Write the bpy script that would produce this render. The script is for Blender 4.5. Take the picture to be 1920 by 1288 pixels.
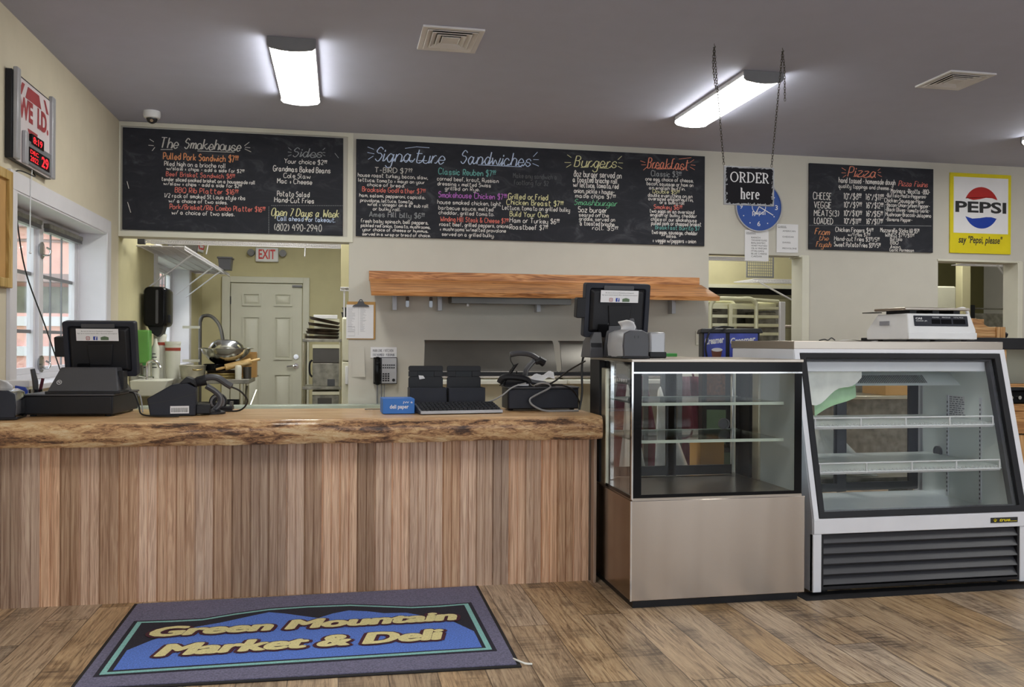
import bpy, bmesh, math, random
from mathutils import Vector, Matrix
for o in list(bpy.data.objects): bpy.data.objects.remove(o)
S = bpy.context.scene
COL = S.collection
rnd = random.Random(11)
PI = math.pi
# ---------------------------------------------------------------- camera
cam = bpy.data.cameras.new('camera'); cam_o = bpy.data.objects.new('camera', cam); COL.objects.link(cam_o)
th, ro = math.radians(11.15), 0.0055
Fd = Vector((math.sin(th), math.cos(th), 0)); R0 = Vector((math.cos(th), -math.sin(th), 0)); Zu = Vector((0, 0, 1))
rx = R0*math.cos(ro) + Zu*math.sin(ro); ux = Zu*math.cos(ro) - R0*math.sin(ro)
mw = Matrix((rx, ux, -Fd)).transposed().to_4x4(); mw.translation = (0, 0, 1.21)
cam_o.matrix_world = mw
cam.sensor_width = 36; cam.lens = 1635/1920*36; cam.clip_start = .05; cam.clip_end = 200
S.camera = cam_o
# ---------------------------------------------------------------- world and exposure
W = bpy.data.worlds.new('sky'); S.world = W; W.use_nodes = True
bg = W.node_tree.nodes['Background']; bg.inputs[0].default_value = (.86, .93, 1, 1); bg.inputs[1].default_value = 1.6
S.view_settings.view_transform = 'Standard'; S.view_settings.look = 'None'
S.view_settings.exposure = 0.9; S.view_settings.gamma = 1; S.view_settings.use_curve_mapping = False
LAMP_WATT = 15.5          # glow of the ceiling fixtures

# ---------------------------------------------------------------- materials
def lin(h, k=1.0):
    v = [int(h[i:i+2], 16)/255 for i in (0, 2, 4)]
    return [min(.95, (c/12.92 if c <= .04045 else ((c+.055)/1.055)**2.4)*k) for c in v] + [1]
def newmat(name):
    m = bpy.data.materials.new(name); m.use_nodes = True
    return m, m.node_tree, m.node_tree.nodes['Principled BSDF']
def nd(nt, typ, ins=None, **kw):
    n = nt.nodes.new(typ)
    for k, v in kw.items(): setattr(n, k, v)
    for k, v in (ins or {}).items():
        if hasattr(v, 'is_linked') or isinstance(v, bpy.types.NodeSocket): nt.links.new(v, n.inputs[k])
        else: n.inputs[k].default_value = v
    return n
def ramp(nt, fac, stops):
    r = nt.nodes.new('ShaderNodeValToRGB'); nt.links.new(fac, r.inputs[0])
    e = r.color_ramp.elements
    while len(e) < len(stops): e.new(.5)
    for i, (p, c) in enumerate(stops): e[i].position = p; e[i].color = c
    return r.outputs[0]
def coords(nt, sc=(1, 1, 1), kind='Object'):
    t = nt.nodes.new('ShaderNodeTexCoord')
    return nd(nt, 'ShaderNodeMapping', {'Vector': t.outputs[kind], 'Scale': sc}).outputs[0]
def paint(name, h, rough=.5, metal=0, var=.08, scale=6, bump=0, bscale=120, sc=(1, 1, 1), k=1.0, spec=.5):
    m, nt, b = newmat(name); c = lin(h, k)
    v = coords(nt, sc)
    n = nd(nt, 'ShaderNodeTexNoise', {'Vector': v, 'Scale': scale, 'Detail': 4})
    lo = [x*(1-var) for x in c[:3]]+[1]; hi = [min(1, x*(1+var)) for x in c[:3]]+[1]
    nt.links.new(ramp(nt, n.outputs[0], [(.3, lo), (.7, hi)]), b.inputs['Base Color'])
    b.inputs['Roughness'].default_value = rough; b.inputs['Metallic'].default_value = metal
    b.inputs['Specular IOR Level'].default_value = spec
    if bump:
        n2 = nd(nt, 'ShaderNodeTexNoise', {'Vector': v, 'Scale': bscale, 'Detail': 3})
        bp = nd(nt, 'ShaderNodeBump', {'Height': n2.outputs[0], 'Strength': bump, 'Distance': .01})
        nt.links.new(bp.outputs[0], b.inputs['Normal'])
    return m
def steel(name, h, rough=.28, sc=(60, 60, 1.5)):
    m, nt, b = newmat(name); c = lin(h)
    n = nd(nt, 'ShaderNodeTexNoise', {'Vector': coords(nt, sc), 'Scale': 4, 'Detail': 5})
    nt.links.new(ramp(nt, n.outputs[0], [(.3, [x*.93 for x in c[:3]]+[1]), (.7, c)]), b.inputs['Base Color'])
    b.inputs['Metallic'].default_value = 1
    r = nd(nt, 'ShaderNodeMapRange', {'Value': n.outputs[0], 'To Min': rough*.8, 'To Max': rough*1.25})
    nt.links.new(r.outputs[0], b.inputs['Roughness'])
    return m
def glass(name, tint=(.93, .96, .95, 1), refl=1.0):
    m, nt, b = newmat(name); nt.nodes.remove(b); out = nt.nodes['Material Output']
    fr = nd(nt, 'ShaderNodeFresnel', {'IOR': 1.45})
    mu = nd(nt, 'ShaderNodeMath', {0: fr.outputs[0], 1: refl}, operation='MULTIPLY')
    t = nd(nt, 'ShaderNodeBsdfTransparent', {'Color': tint}); g = nd(nt, 'ShaderNodeBsdfGlossy', {'Roughness': .02})
    mx = nd(nt, 'ShaderNodeMixShader', {0: mu.outputs[0], 1: t.outputs[0], 2: g.outputs[0]})
    nt.links.new(mx.outputs[0], out.inputs[0]); return m
def glow(name, h, s):
    m, nt, b = newmat(name); b.inputs['Base Color'].default_value = lin(h)
    b.inputs['Emission Color'].default_value = lin(h); b.inputs['Emission Strength'].default_value = s; return m
def wood(name, dark, mid, light, grain=(1, 14, 14), scale=2.2, rough=.4, plank=None, knots=True, tint=.35, coat=0):
    """grain runs along the axis with the small factor; plank=(axis, width) shifts tone per board"""
    m, nt, b = newmat(name)
    v = coords(nt, grain)
    if plank:
        base = nd(nt, 'ShaderNodeSeparateXYZ', {0: nt.nodes.new('ShaderNodeTexCoord').outputs['Object']})
        q = nd(nt, 'ShaderNodeMath', {0: base.outputs[plank[0]], 1: plank[1]}, operation='DIVIDE')
        fl = nd(nt, 'ShaderNodeMath', {0: q.outputs[0]}, operation='FLOOR')
        wn = nd(nt, 'ShaderNodeTexWhiteNoise', {'W': fl.outputs[0]}, noise_dimensions='1D')
        ad = nd(nt, 'ShaderNodeVectorMath', {0: v, 1: nd(nt, 'ShaderNodeVectorMath', {0: wn.outputs['Color'], 1: (40, 40, 40)}, operation='MULTIPLY').outputs[0]}, operation='ADD')
        v = ad.outputs[0]
    n = nd(nt, 'ShaderNodeTexNoise', {'Vector': v, 'Scale': scale, 'Detail': 8, 'Roughness': .62, 'Distortion': .6})
    wv = nd(nt, 'ShaderNodeTexNoise', {'Vector': v, 'Scale': scale*.35, 'Detail': 3, 'Distortion': 2.2})
    ring = nd(nt, 'ShaderNodeMath', {0: nd(nt, 'ShaderNodeMath', {0: wv.outputs[0], 1: 38.0}, operation='MULTIPLY').outputs[0]}, operation='SINE')
    mixv = nd(nt, 'ShaderNodeMath', {0: ring.outputs[0], 1: .11, 2: n.outputs[0]}, operation='MULTIPLY_ADD')
    col = ramp(nt, mixv.outputs[0], [(.28, lin(dark)), (.5, lin(mid)), (.72, lin(light))])
    if plank:
        hs = nd(nt, 'ShaderNodeHueSaturation', {'Color': col, 'Value': nd(nt, 'ShaderNodeMapRange', {'Value': wn.outputs[0], 'To Min': 1-tint, 'To Max': 1+tint}).outputs[0],
            'Saturation': nd(nt, 'ShaderNodeMapRange', {'Value': nd(nt, 'ShaderNodeSeparateColor', {0: wn.outputs['Color']}).outputs[1], 'To Min': .8, 'To Max': 1.15}).outputs[0]})
        col = hs.outputs[0]
    nt.links.new(col, b.inputs['Base Color']); b.inputs['Roughness'].default_value = rough
    b.inputs['Coat Weight'].default_value = coat; b.inputs['Coat Roughness'].default_value = .08
    bp = nd(nt, 'ShaderNodeBump', {'Height': n.outputs[0], 'Strength': .12, 'Distance': .01}); nt.links.new(bp.outputs[0], b.inputs['Normal'])
    return m
def floor_mat():
    m, nt, b = newmat('vinyl planks')
    tc = nt.nodes.new('ShaderNodeTexCoord'); sp = nd(nt, 'ShaderNodeSeparateXYZ', {0: tc.outputs['Object']})
    def mth(op, a, c=None, d=None):
        i = {0: a}
        if c is not None: i[1] = c
        if d is not None: i[2] = d
        return nd(nt, 'ShaderNodeMath', i, operation=op).outputs[0]
    row = mth('FLOOR', mth('DIVIDE', sp.outputs[0], .178))
    off = mth('MULTIPLY', nd(nt, 'ShaderNodeTexWhiteNoise', {'W': row}, noise_dimensions='1D').outputs[0], 1.22)
    yy = mth('DIVIDE', mth('ADD', sp.outputs[1], off), 1.22)
    cid = nd(nt, 'ShaderNodeCombineXYZ', {0: row, 1: mth('FLOOR', yy)})
    wn = nd(nt, 'ShaderNodeTexWhiteNoise', {'Vector': cid.outputs[0]}, noise_dimensions='3D')
    shift = nd(nt, 'ShaderNodeVectorMath', {0: wn.outputs['Color'], 1: (30, 30, 30)}, operation='MULTIPLY')
    def vec(sc): return nd(nt, 'ShaderNodeVectorMath', {0: nd(nt, 'ShaderNodeMapping', {'Vector': tc.outputs['Object'], 'Scale': sc}).outputs[0], 1: shift.outputs[0]}, operation='ADD').outputs[0]
    n1 = nd(nt, 'ShaderNodeTexNoise', {'Vector': vec((20, 1.3, 1)), 'Scale': 2.4, 'Detail': 10, 'Roughness': .72, 'Distortion': 1.3}).outputs[0]
    n2 = nd(nt, 'ShaderNodeTexNoise', {'Vector': vec((2.2, 1.5, 1)), 'Scale': 2.0, 'Detail': 4}).outputs[0]
    saw = nd(nt, 'ShaderNodeTexNoise', {'Vector': vec((7, 60, 1)), 'Scale': 1.0, 'Detail': 3}).outputs[0]
    col = ramp(nt, n1, [(.31, lin('4c3f33')), (.40, lin('8e7862')), (.5, lin('b89f84')), (.68, lin('d4be a0'.replace(' ', '')))])
    ln = nd(nt, 'ShaderNodeTexNoise', {'Vector': vec((9, .55, 1)), 'Scale': 1.3, 'Detail': 2, 'Distortion': 1.6}).outputs[0]
    fig = mth('POWER', mth('ABSOLUTE', mth('SINE', mth('MULTIPLY', ln, 46.0))), .35)
    dk = nd(nt, 'ShaderNodeMapRange', {'Value': n2, 'From Min': .42, 'From Max': .62, 'To Min': .1, 'To Max': .7}).outputs[0]
    col = nd(nt, 'ShaderNodeMix', {0: mth('MULTIPLY', mth('SUBTRACT', 1.0, fig), dk), 6: col, 7: lin('392e26')}, data_type='RGBA').outputs[2]
    blot = nd(nt, 'ShaderNodeMapRange', {'Value': n2, 'From Min': .5, 'From Max': .75, 'To Min': 0, 'To Max': .5}).outputs[0]
    col = nd(nt, 'ShaderNodeMix', {0: blot, 6: col, 7: lin('5d4f43')}, data_type='RGBA').outputs[2]
    patch = ramp(nt, n2, [(.52, (0, 0, 0, 1)), (.68, (1, 1, 1, 1))]); sawm = ramp(nt, saw, [(.44, (0, 0, 0, 1)), (.6, (1, 1, 1, 1))])
    f = mth('MULTIPLY', mth('MULTIPLY', nd(nt, 'ShaderNodeSeparateColor', {0: patch}).outputs[0], nd(nt, 'ShaderNodeSeparateColor', {0: sawm}).outputs[0]), .7)
    mx = nd(nt, 'ShaderNodeMix', {0: f, 6: col, 7: lin('463a33')}, data_type='RGBA')
    hs = nd(nt, 'ShaderNodeHueSaturation', {'Color': mx.outputs[2], 'Value': nd(nt, 'ShaderNodeMapRange', {'Value': wn.outputs[0], 'To Min': .8, 'To Max': 1.14}).outputs[0], 'Saturation': nd(nt, 'ShaderNodeMapRange', {'Value': nd(nt, 'ShaderNodeSeparateColor', {0: wn.outputs['Color']}).outputs[2], 'To Min': .85, 'To Max': 1.3}).outputs[0]})
    fx = mth('PINGPONG', mth('DIVIDE', sp.outputs[0], .178), .5); fy = mth('PINGPONG', yy, .5)
    gx = mth('LESS_THAN', fx, .011); gy = mth('LESS_THAN', fy, .0018)
    g = mth('MAXIMUM', gx, gy)
    fin = nd(nt, 'ShaderNodeMix', {0: mth('MULTIPLY', g, .75), 6: hs.outputs[0], 7: lin('2e251f')}, data_type='RGBA')
    nt.links.new(fin.outputs[2], b.inputs['Base Color'])
    nt.links.new(nd(nt, 'ShaderNodeMapRange', {'Value': n1, 'To Min': .28, 'To Max': .5}).outputs[0], b.inputs['Roughness'])
    bp = nd(nt, 'ShaderNodeBump', {'Height': n1, 'Strength': .1, 'Distance': .01}); nt.links.new(bp.outputs[0], b.inputs['Normal'])
    return m
def bark_mat():
    m, nt, b = newmat('live edge wood')
    g = nt.nodes.new('ShaderNodeNewGeometry')
    big = nd(nt, 'ShaderNodeTexNoise', {'Vector': coords(nt, (1.6, 4, 7)), 'Scale': 2.2, 'Detail': 4, 'Distortion': 1.2})
    n = nd(nt, 'ShaderNodeTexNoise', {'Vector': coords(nt, (4.5, 12, 17)), 'Scale': 4.2, 'Detail': 12, 'Roughness': .8, 'Distortion': 1.2})
    sm_ = nd(nt, 'ShaderNodeMath', {0: big.outputs[0], 1: .55, 2: nd(nt, 'ShaderNodeMath', {0: n.outputs[0], 1: .62}, operation='MULTIPLY').outputs[0]}, operation='MULTIPLY_ADD')
    edge = ramp(nt, sm_.outputs[0], [(.49, lin('472f22')), (.55, lin('946a4a')), (.6, lin('c8996c')), (.665, lin('e2bf8f')), (.78, lin('f0deba'))])
    v2 = coords(nt, (.8, 9, 4)); n2 = nd(nt, 'ShaderNodeTexNoise', {'Vector': v2, 'Scale': 3, 'Detail': 6, 'Distortion': 1.0})
    top = ramp(nt, n2.outputs[0], [(.35, lin('c29361')), (.55, lin('dcb17e')), (.72, lin('ecca98'))])
    up = nd(nt, 'ShaderNodeSeparateXYZ', {0: g.outputs['True Normal']})
    f = nd(nt, 'ShaderNodeMapRange', {'Value': up.outputs[2], 'From Min': .7, 'From Max': .97})
    mx = nd(nt, 'ShaderNodeMix', {0: f.outputs[0], 6: edge, 7: top}, data_type='RGBA')
    nt.links.new(mx.outputs[2], b.inputs['Base Color']); b.inputs['Roughness'].default_value = .36; b.inputs['Coat Weight'].default_value = .3; b.inputs['Coat Roughness'].default_value = .08
    bp = nd(nt, 'ShaderNodeBump', {'Height': n.outputs[0], 'Strength': .6, 'Distance': .012}); nt.links.new(bp.outputs[0], b.inputs['Normal'])
    return m
M = {}
M['ceiling'] = paint('ceiling paint', 'b4b7cc', .9, var=.02, bump=.03, bscale=80)
M['wall'] = paint('cream wall paint', 'c8c4ba', .75, var=.02, bump=.02, bscale=90)
M['wall_warm'] = paint('warm cream wall paint', 'd0c6b0', .75, var=.03, bump=.03, bscale=90)
M['kitchen'] = paint('kitchen paint tinted by yellow light', 'c6be96', .7, var=.04, bump=.03, bscale=70)  # the kitchen's yellowish light is put into this wall colour
M['trimw'] = paint('white trim paint', 'dcdadf', .45, var=.03)
M['jamb'] = paint('pale jamb paint', 'd6d3c4', .5, var=.03)
M['doorw'] = paint('off white door paint', 'cfcdbc', .45, var=.04, scale=3)
M['floor'] = floor_mat()
M['kfloor'] = paint('kitchen floor', '6b5d4f', .6)
M['slab'] = bark_mat()
M['planks'] = wood('fir wainscot', 'a98369', 'c7a287', 'dcbc9f', (60, 60, 1.5), 1.5, .55, ('X', .0835), tint=.36)
M['cedar'] = wood('cedar shelf', '7a4a28', 'b97c48', 'd9a26c', (.9, 13, 13), 2.2, .42)
M['pine'] = wood('pine boards', '8a5a30', 'bd8a52', 'dbb07a', (12, 12, .9), 2.2, .45)
M['pine_h'] = wood('pine tray boards', '8a5a30', 'bd8a52', 'dbb07a', (.9, 12, 12), 2.2, .45)
M['oak'] = wood('framed board wood', '9a7a3e', 'bb9a58', 'd0b27a', (12, 12, 1), 2, .5)
M['roller'] = wood('rolling pin wood', 'c79a58', 'ddb878', 'ecd09a', (1, 8, 8), 3, .5)
M['chalkboard_plain'] = paint('black chalkboard', '2c2d34', .7, var=.35, scale=3, sc=(1, 1, 1.4), spec=.2)
M['steel'] = steel('brushed stainless steel', 'b8ada2', .24, (3, 3, .15))
_b = M['steel'].node_tree.nodes['Principled BSDF']; _b.inputs['Anisotropic'].default_value = .75; _b.inputs['Anisotropic Rotation'].default_value = .25
def board_mat():        # black board with wiped chalk dust
    m, nt, b = newmat('black chalkboard')
    n = nd(nt, 'ShaderNodeTexNoise', {'Vector': coords(nt, (1.3, 1, 2.2)), 'Scale': 3.2, 'Detail': 7, 'Roughness': .62, 'Distortion': 1.4})
    nt.links.new(ramp(nt, n.outputs[0], [(.3, lin('28292f')), (.55, lin('2f3037')), (.68, lin('44454b')), (.8, lin('5a5b60'))]), b.inputs['Base Color'])
    b.inputs['Roughness'].default_value = .7; b.inputs['Specular IOR Level'].default_value = .2; return m
M['chalkboard'] = board_mat()
M['signblack'] = paint('sign black', '1c1a20', .6, var=.2, spec=.15)
M['satin'] = paint('satin steel', 'b0a69b', .3, metal=.9, var=.05, scale=2)
M['sideglass'] = paint('opaque pale side glass', 'd8e6ea', .25, var=.06, scale=3)
M['steel_side'] = steel('polished steel side', '9a928a', .16)
M['steel_dark'] = paint('dark steel', '575450', .36, metal=.75, var=.12, scale=3)
M['chrome'] = steel('chrome', 'dcdcdc', .1)
M['alu'] = steel('aluminium', 'cfcbb8', .34)
M['alu_white'] = paint('pale aluminium tube', 'd9d6b8', .35, metal=.3)
M['bowl'] = steel('bowl steel', 'd0d2d2', .14, (3, 3, 3))
M['black'] = paint('black plastic', '202024', .45, var=.15, spec=.3)
M['blackgloss'] = paint('gloss black', '141416', .12, var=.1, spec=.12)
M['charcoal'] = paint('charcoal plastic', '45454a', .42, var=.08)
M['grey'] = paint('mid grey plastic', '77777b', .42, var=.06)
M['silver'] = paint('silver plastic', 'a9a9ad', .35, var=.06, metal=.2)
M['navyblack'] = paint('blue black plastic', '2b2d36', .5, var=.12, spec=.25)
M['white'] = paint('white plastic', 'e4e4e6', .4, var=.03)
M['whitemetal'] = paint('white enamel', 'e2e3ea', .3, var=.03)
M['inner'] = paint('case liner', 'eef4f3', .35, var=.03)
M['paper'] = paint('white paper', 'e6e5e8', .8, var=.03)
M['ink'] = paint('black print', '2a2a2c', .7)
M['inkgrey'] = paint('grey print', '8a8a92', .7)
M['cable'] = paint('black cable', '1c1c1e', .4)
M['cable_grey'] = paint('grey cable', '9a9a9c', .4)
M['vent'] = paint('vent enamel', 'dcdadc', .45, var=.05)
M['yellow'] = paint('sign yellow', 'e0cf1c', .4, var=.05)
M['pred'] = paint('sign red', 'b02a28', .4, var=.08)
M['pblue'] = paint('sign blue', '1d3fa4', .4, var=.08)
M['wred'] = paint('dull red print', '9c3036', .5, var=.1)
M['wpale'] = paint('pale print', 'd9cfd2', .4, var=.04)
M['clockblue'] = paint('clock blue', '1b4a9e', .35, var=.06)
M['blueprint'] = paint('carton blue', '2f6fc0', .5, var=.08)
M['creamblue'] = paint('dispenser panel blue', '3a48a8', .4, var=.45, scale=9)
M['cupbrown'] = paint('coffee brown', '6b3a26', .5, var=.2)
M['beans'] = paint('coffee beans', '5a3a26', .5, var=.8, scale=70)
M['green'] = paint('green plastic', '3f8f45', .4, var=.1)
M['soapgreen'] = paint('soap green', '5f9a48', .35, var=.1)
M['greenwash'] = paint('muted green panel', '5d7358', .5, var=.1)
M['maroon'] = paint('maroon cloth', '5e2434', .85, var=.2, scale=10, bump=.3, bscale=30)
M['bag'] = paint('white plastic film', 'f3f3ec', .3, var=.1, scale=14)
M['bag_green'] = paint('green plastic film', 'a8cfa0', .3, var=.15, scale=14)
M['matgrey'] = paint('mat carpet grey', '73718c', .95, var=.35, scale=160, bump=.5, bscale=300)
M['matnavy'] = paint('mat carpet navy', '262534', .95, var=.3, scale=160, bump=.5, bscale=300)
M['matblue'] = paint('mat carpet blue', '5e82dc', .95, var=.3, scale=160, bump=.5, bscale=300)
M['matteal'] = paint('mat carpet teal', '8cc4c2', .95, var=.2, scale=160, bump=.4, bscale=300)
M['matcream'] = paint('mat carpet cream', 'eadfa4', .95, var=.15, scale=160, bump=.4, bscale=300)
M['matmaroon'] = paint('mat carpet maroon', '4a2030', .95, var=.2, scale=160)
M['rubber'] = paint('black rubber', '1b1a1e', .8)
M['exitred'] = paint('exit letters', 'd8383a', .5)
M['led'] = glow('red led', 'e01822', 1.4)
M['lamp'] = glow('lamp diffuser', 'fffaf2', LAMP_WATT)
M['glass'] = glass('case glass', (.985, .992, .99, 1), .4)
M['shelfglass'] = glass('shelf glass', (.92, .96, .94, 1), .8)
M['glassedge'] = paint('glass edge', 'b9c4b6', .2, var=.1)
M['winglass'] = glass('window glass', (.99, .995, 1, 1), .4)
M['clear'] = glass('clear plastic', (.72, .73, .76, 1), 2.2)
M['domeglass'] = paint('smoked dome', '2b2b2e', .12)
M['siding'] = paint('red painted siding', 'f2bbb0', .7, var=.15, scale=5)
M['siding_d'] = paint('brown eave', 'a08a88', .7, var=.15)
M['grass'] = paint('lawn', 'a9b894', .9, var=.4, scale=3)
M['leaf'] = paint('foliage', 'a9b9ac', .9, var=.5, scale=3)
M['dirty'] = paint('stained steel', '8d8a80', .4, metal=.6, var=.35, scale=14)
M['panbrown'] = paint('seasoned pan', '3b2f26', .4, metal=.5, var=.5, scale=12)
M['pangold'] = paint('old aluminium pan', 'b3a06a', .35, metal=.7, var=.35, scale=12)
M['alupot'] = paint('dull aluminium', 'bdb9a8', .38, metal=.7, var=.2, scale=9)
M['cardboard'] = paint('cardboard', 'b98f55', .8, var=.1)
M['olive'] = paint('olive panel', '6d6840', .6, var=.06)
M['appliance'] = paint('cream enamel', 'd6d3bc', .4, var=.06)
M['tubw'] = paint('white tub', 'd9d8cc', .4, var=.05)
M['tubband'] = paint('red band', 'a0402e', .5)
CH = {'w': 'ddd9d6', 'c': 'c3c0bc', 'g': '8f9296', 'd': '55565a', 'o': 'd99468', 'r': 'd8776c', 'y': 'd8d4a4', 'b': 'c0cfec', 'a': '6aa6a2', 'p': 'b36cc0', 'n': '6cb488', 'k': 'e08c74'}
for k_, h_ in CH.items(): M['chalk_'+k_] = paint('chalk '+k_, h_, .9, var=.12, scale=60)
# ---------------------------------------------------------------- mesh helpers
def frame(o, ex=(1, 0, 0), ey=(0, 0, 1)):
    ex, ey = Vector(ex).normalized(), Vector(ey).normalized(); ez = ex.cross(ey)
    m = Matrix((ex, ey, ez)).transposed().to_4x4(); m.translation = Vector(o); return m
def FRONT(x, y, z): return frame((x, y, z))                       # a sheet facing the room: x right, z up, depth to the viewer
def LEFTW(x, y, z): return frame((x, y, z), (0, 1, 0), (0, 0, 1))  # a sheet on the left wall
def FLAT(x, y, z): return frame((x, y, z), (1, 0, 0), (0, 1, 0))
def rrect(w, h, r, n=5, cx=0, cy=0):
    out = []
    for k, (sx, sy) in enumerate(((1, 1), (-1, 1), (-1, -1), (1, -1))):
        for i in range(n+1):
            a = PI/2*(k + i/n); out.append((cx+sx*(w/2-r)+r*math.cos(a), cy+sy*(h/2-r)+r*math.sin(a)))
    return out
def circ(r, n=32, cx=0, cy=0, a0=0, a1=2*PI):
    full = abs(a1-a0-2*PI) < 1e-6
    return [(cx+r*math.cos(a0+(a1-a0)*i/(n if full else n-1)), cy+r*math.sin(a0+(a1-a0)*i/(n if full else n-1))) for i in range(n)]
def smooth(pts, n=4):
    if len(pts) < 3: return [tuple(p) for p in pts]
    P_ = [Vector(p) for p in pts]; out = []
    for i in range(len(P_)-1):
        a, b, c, d = P_[max(i-1, 0)], P_[i], P_[i+1], P_[min(i+2, len(P_)-1)]
        for k in range(n):
            t = k/n; out.append(.5*((2*b)+(c-a)*t+(2*a-5*b+4*c-d)*t*t+(3*b-a-3*c+d)*t**3))
    out.append(P_[-1]); return [tuple(p) for p in out]
class MB:
    def __init__(s, m=None): s.bm = bmesh.new(); s.m = m or Matrix()
    def v(s, co): return s.bm.verts.new(s.m @ Vector(co))
    def f(s, vs):
        try: return s.bm.faces.new(vs)
        except ValueError: return None
    def poly(s, pts): s.f([s.v(p) for p in pts]); return s
    def box(s, a, b):
        (x0, y0, z0), (x1, y1, z1) = a, b
        v = [s.v((x, y, z)) for x in (x0, x1) for y in (y0, y1) for z in (z0, z1)]
        for q in ((0, 1, 3, 2), (4, 6, 7, 5), (0, 4, 5, 1), (2, 3, 7, 6), (0, 2, 6, 4), (1, 5, 7, 3)): s.f([v[i] for i in q])
        return s
    def prism(s, pts, c0, c1):
        a = [s.v((p[0], p[1], c0)) for p in pts]; b = [s.v((p[0], p[1], c1)) for p in pts]
        s.f(a[::-1]); s.f(b); n = len(pts)
        for i in range(n): s.f([a[i], a[(i+1) % n], b[(i+1) % n], b[i]])
        return s
    def loft(s, rings, caps=True, closed=True):
        R = [[s.v(p) for p in r] for r in rings]; n = len(R[0])
        for a, b in zip(R, R[1:]):
            for i in range(n if closed else n-1): s.f([a[i], a[(i+1) % n], b[(i+1) % n], b[i]])
        if caps: s.f(R[0][::-1]); s.f(R[-1])
        return s
    def tube(s, pts, r, n=8, closed=False):
        P_ = [Vector(p) for p in pts]; rings = []; N = len(P_); ref = None
        for i, p in enumerate(P_):
            if closed: t = (P_[(i+1) % N]-P_[i-1])
            else: t = P_[min(i+1, N-1)]-P_[max(i-1, 0)]
            t = t.normalized() if t.length > 1e-9 else Vector((0, 0, 1))
            if ref is None:
                ref = t.cross(Vector((0, 0, 1)));
                if ref.length < .1: ref = t.cross(Vector((1, 0, 0)))
            ref = (ref - t*ref.dot(t)).normalized(); bn = t.cross(ref)
            rr = r[i] if isinstance(r, (list, tuple)) else r
            rings.append([p+ref*rr*math.cos(2*PI*k/n)+bn*rr*math.sin(2*PI*k/n) for k in range(n)])
        if closed: rings.append(rings[0]); return s.loft(rings, False)
        return s.loft(rings)
    def cyl(s, a, b, r, n=16, r2=None): return s.tube([a, b], [r, r if r2 is None else r2], n)
    def lathe(s, prof, c=(0, 0, 0), n=28, caps=True):
        return s.loft([[(c[0]+r*math.cos(2*PI*k/n), c[1]+r*math.sin(2*PI*k/n), c[2]+z) for k in range(n)] for r, z in prof], caps)
    def ball(s, c, r, n=12):
        return s.lathe([(max(1e-4, r*math.sin(PI*i/n)), -r*math.cos(PI*i/n)) for i in range(n+1)], c, 2*n)
    def sheet(s, fn, nu, nv):
        g = [[s.v(fn(i/nu, j/nv)) for j in range(nv+1)] for i in range(nu+1)]
        for i in range(nu):
            for j in range(nv): s.f([g[i][j], g[i+1][j], g[i+1][j+1], g[i][j+1]])
        return s
    def ring(s, outer, inner, c0, c1):
        n = len(outer)
        a = [[s.v((p[0], p[1], c)) for p in l] for l in (outer, inner) for c in (c0, c1)]
        for i in range(n):
            j = (i+1) % n
            s.f([a[0][i], a[0][j], a[1][j], a[1][i]]); s.f([a[2][j], a[2][i], a[3][i], a[3][j]])
            s.f([a[1][i], a[1][j], a[3][j], a[3][i]]); s.f([a[0][j], a[0][i], a[2][i], a[2][j]])
        return s
    def ribbon(s, pts, w, c=0, contrast=0):
        P_ = [Vector((p[0], p[1])) for p in pts]; L_ = []; n = len(P_)
        for i, p in enumerate(P_):
            t = P_[min(i+1, n-1)]-P_[max(i-1, 0)]
            if t.length < 1e-9: t = Vector((1, 0))
            t.normalize(); q = Vector((-t.y, t.x)); ww = w*(1-contrast*abs(t.x))/2
            L_.append((s.v((p.x+q.x*ww, p.y+q.y*ww, c)), s.v((p.x-q.x*ww, p.y-q.y*ww, c))))
        for a, b in zip(L_, L_[1:]): s.f([a[1], b[1], b[0], a[0]])
        return s
    def text(s, txt, x, y, size, width=None, bold=0, shear=0, ext=.0004, c=0, align='LEFT', height=None, space=1):
        cu = bpy.data.curves.new('t', 'FONT'); cu.body = txt; cu.size = 1; cu.offset = bold; cu.shear = shear; cu.extrude = 0; cu.space_character = space; cu.resolution_u = 3
        o = bpy.data.objects.new('t', cu); COL.objects.link(o); dg = bpy.context.evaluated_depsgraph_get()
        me = bpy.data.meshes.new_from_object(o.evaluated_get(dg))
        xs = [v.co.x for v in me.vertices]; ys = [v.co.y for v in me.vertices]; x0, x1, y0, y1 = min(xs), max(xs), min(ys), max(ys)
        sx = width/(x1-x0) if width else size; sy = height/(y1-y0) if height else size
        ax = x if align == 'LEFT' else x-(x1-x0)*sx/2
        by = (y - y0*sy) if height else y
        tr = s.m @ Matrix.Translation((ax-x0*sx, by, c)) @ Matrix.Diagonal((sx, sy, 1, 1))
        me.transform(tr); s.bm.from_mesh(me)
        bpy.data.objects.remove(o); bpy.data.curves.remove(cu); bpy.data.meshes.remove(me); return s
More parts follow.
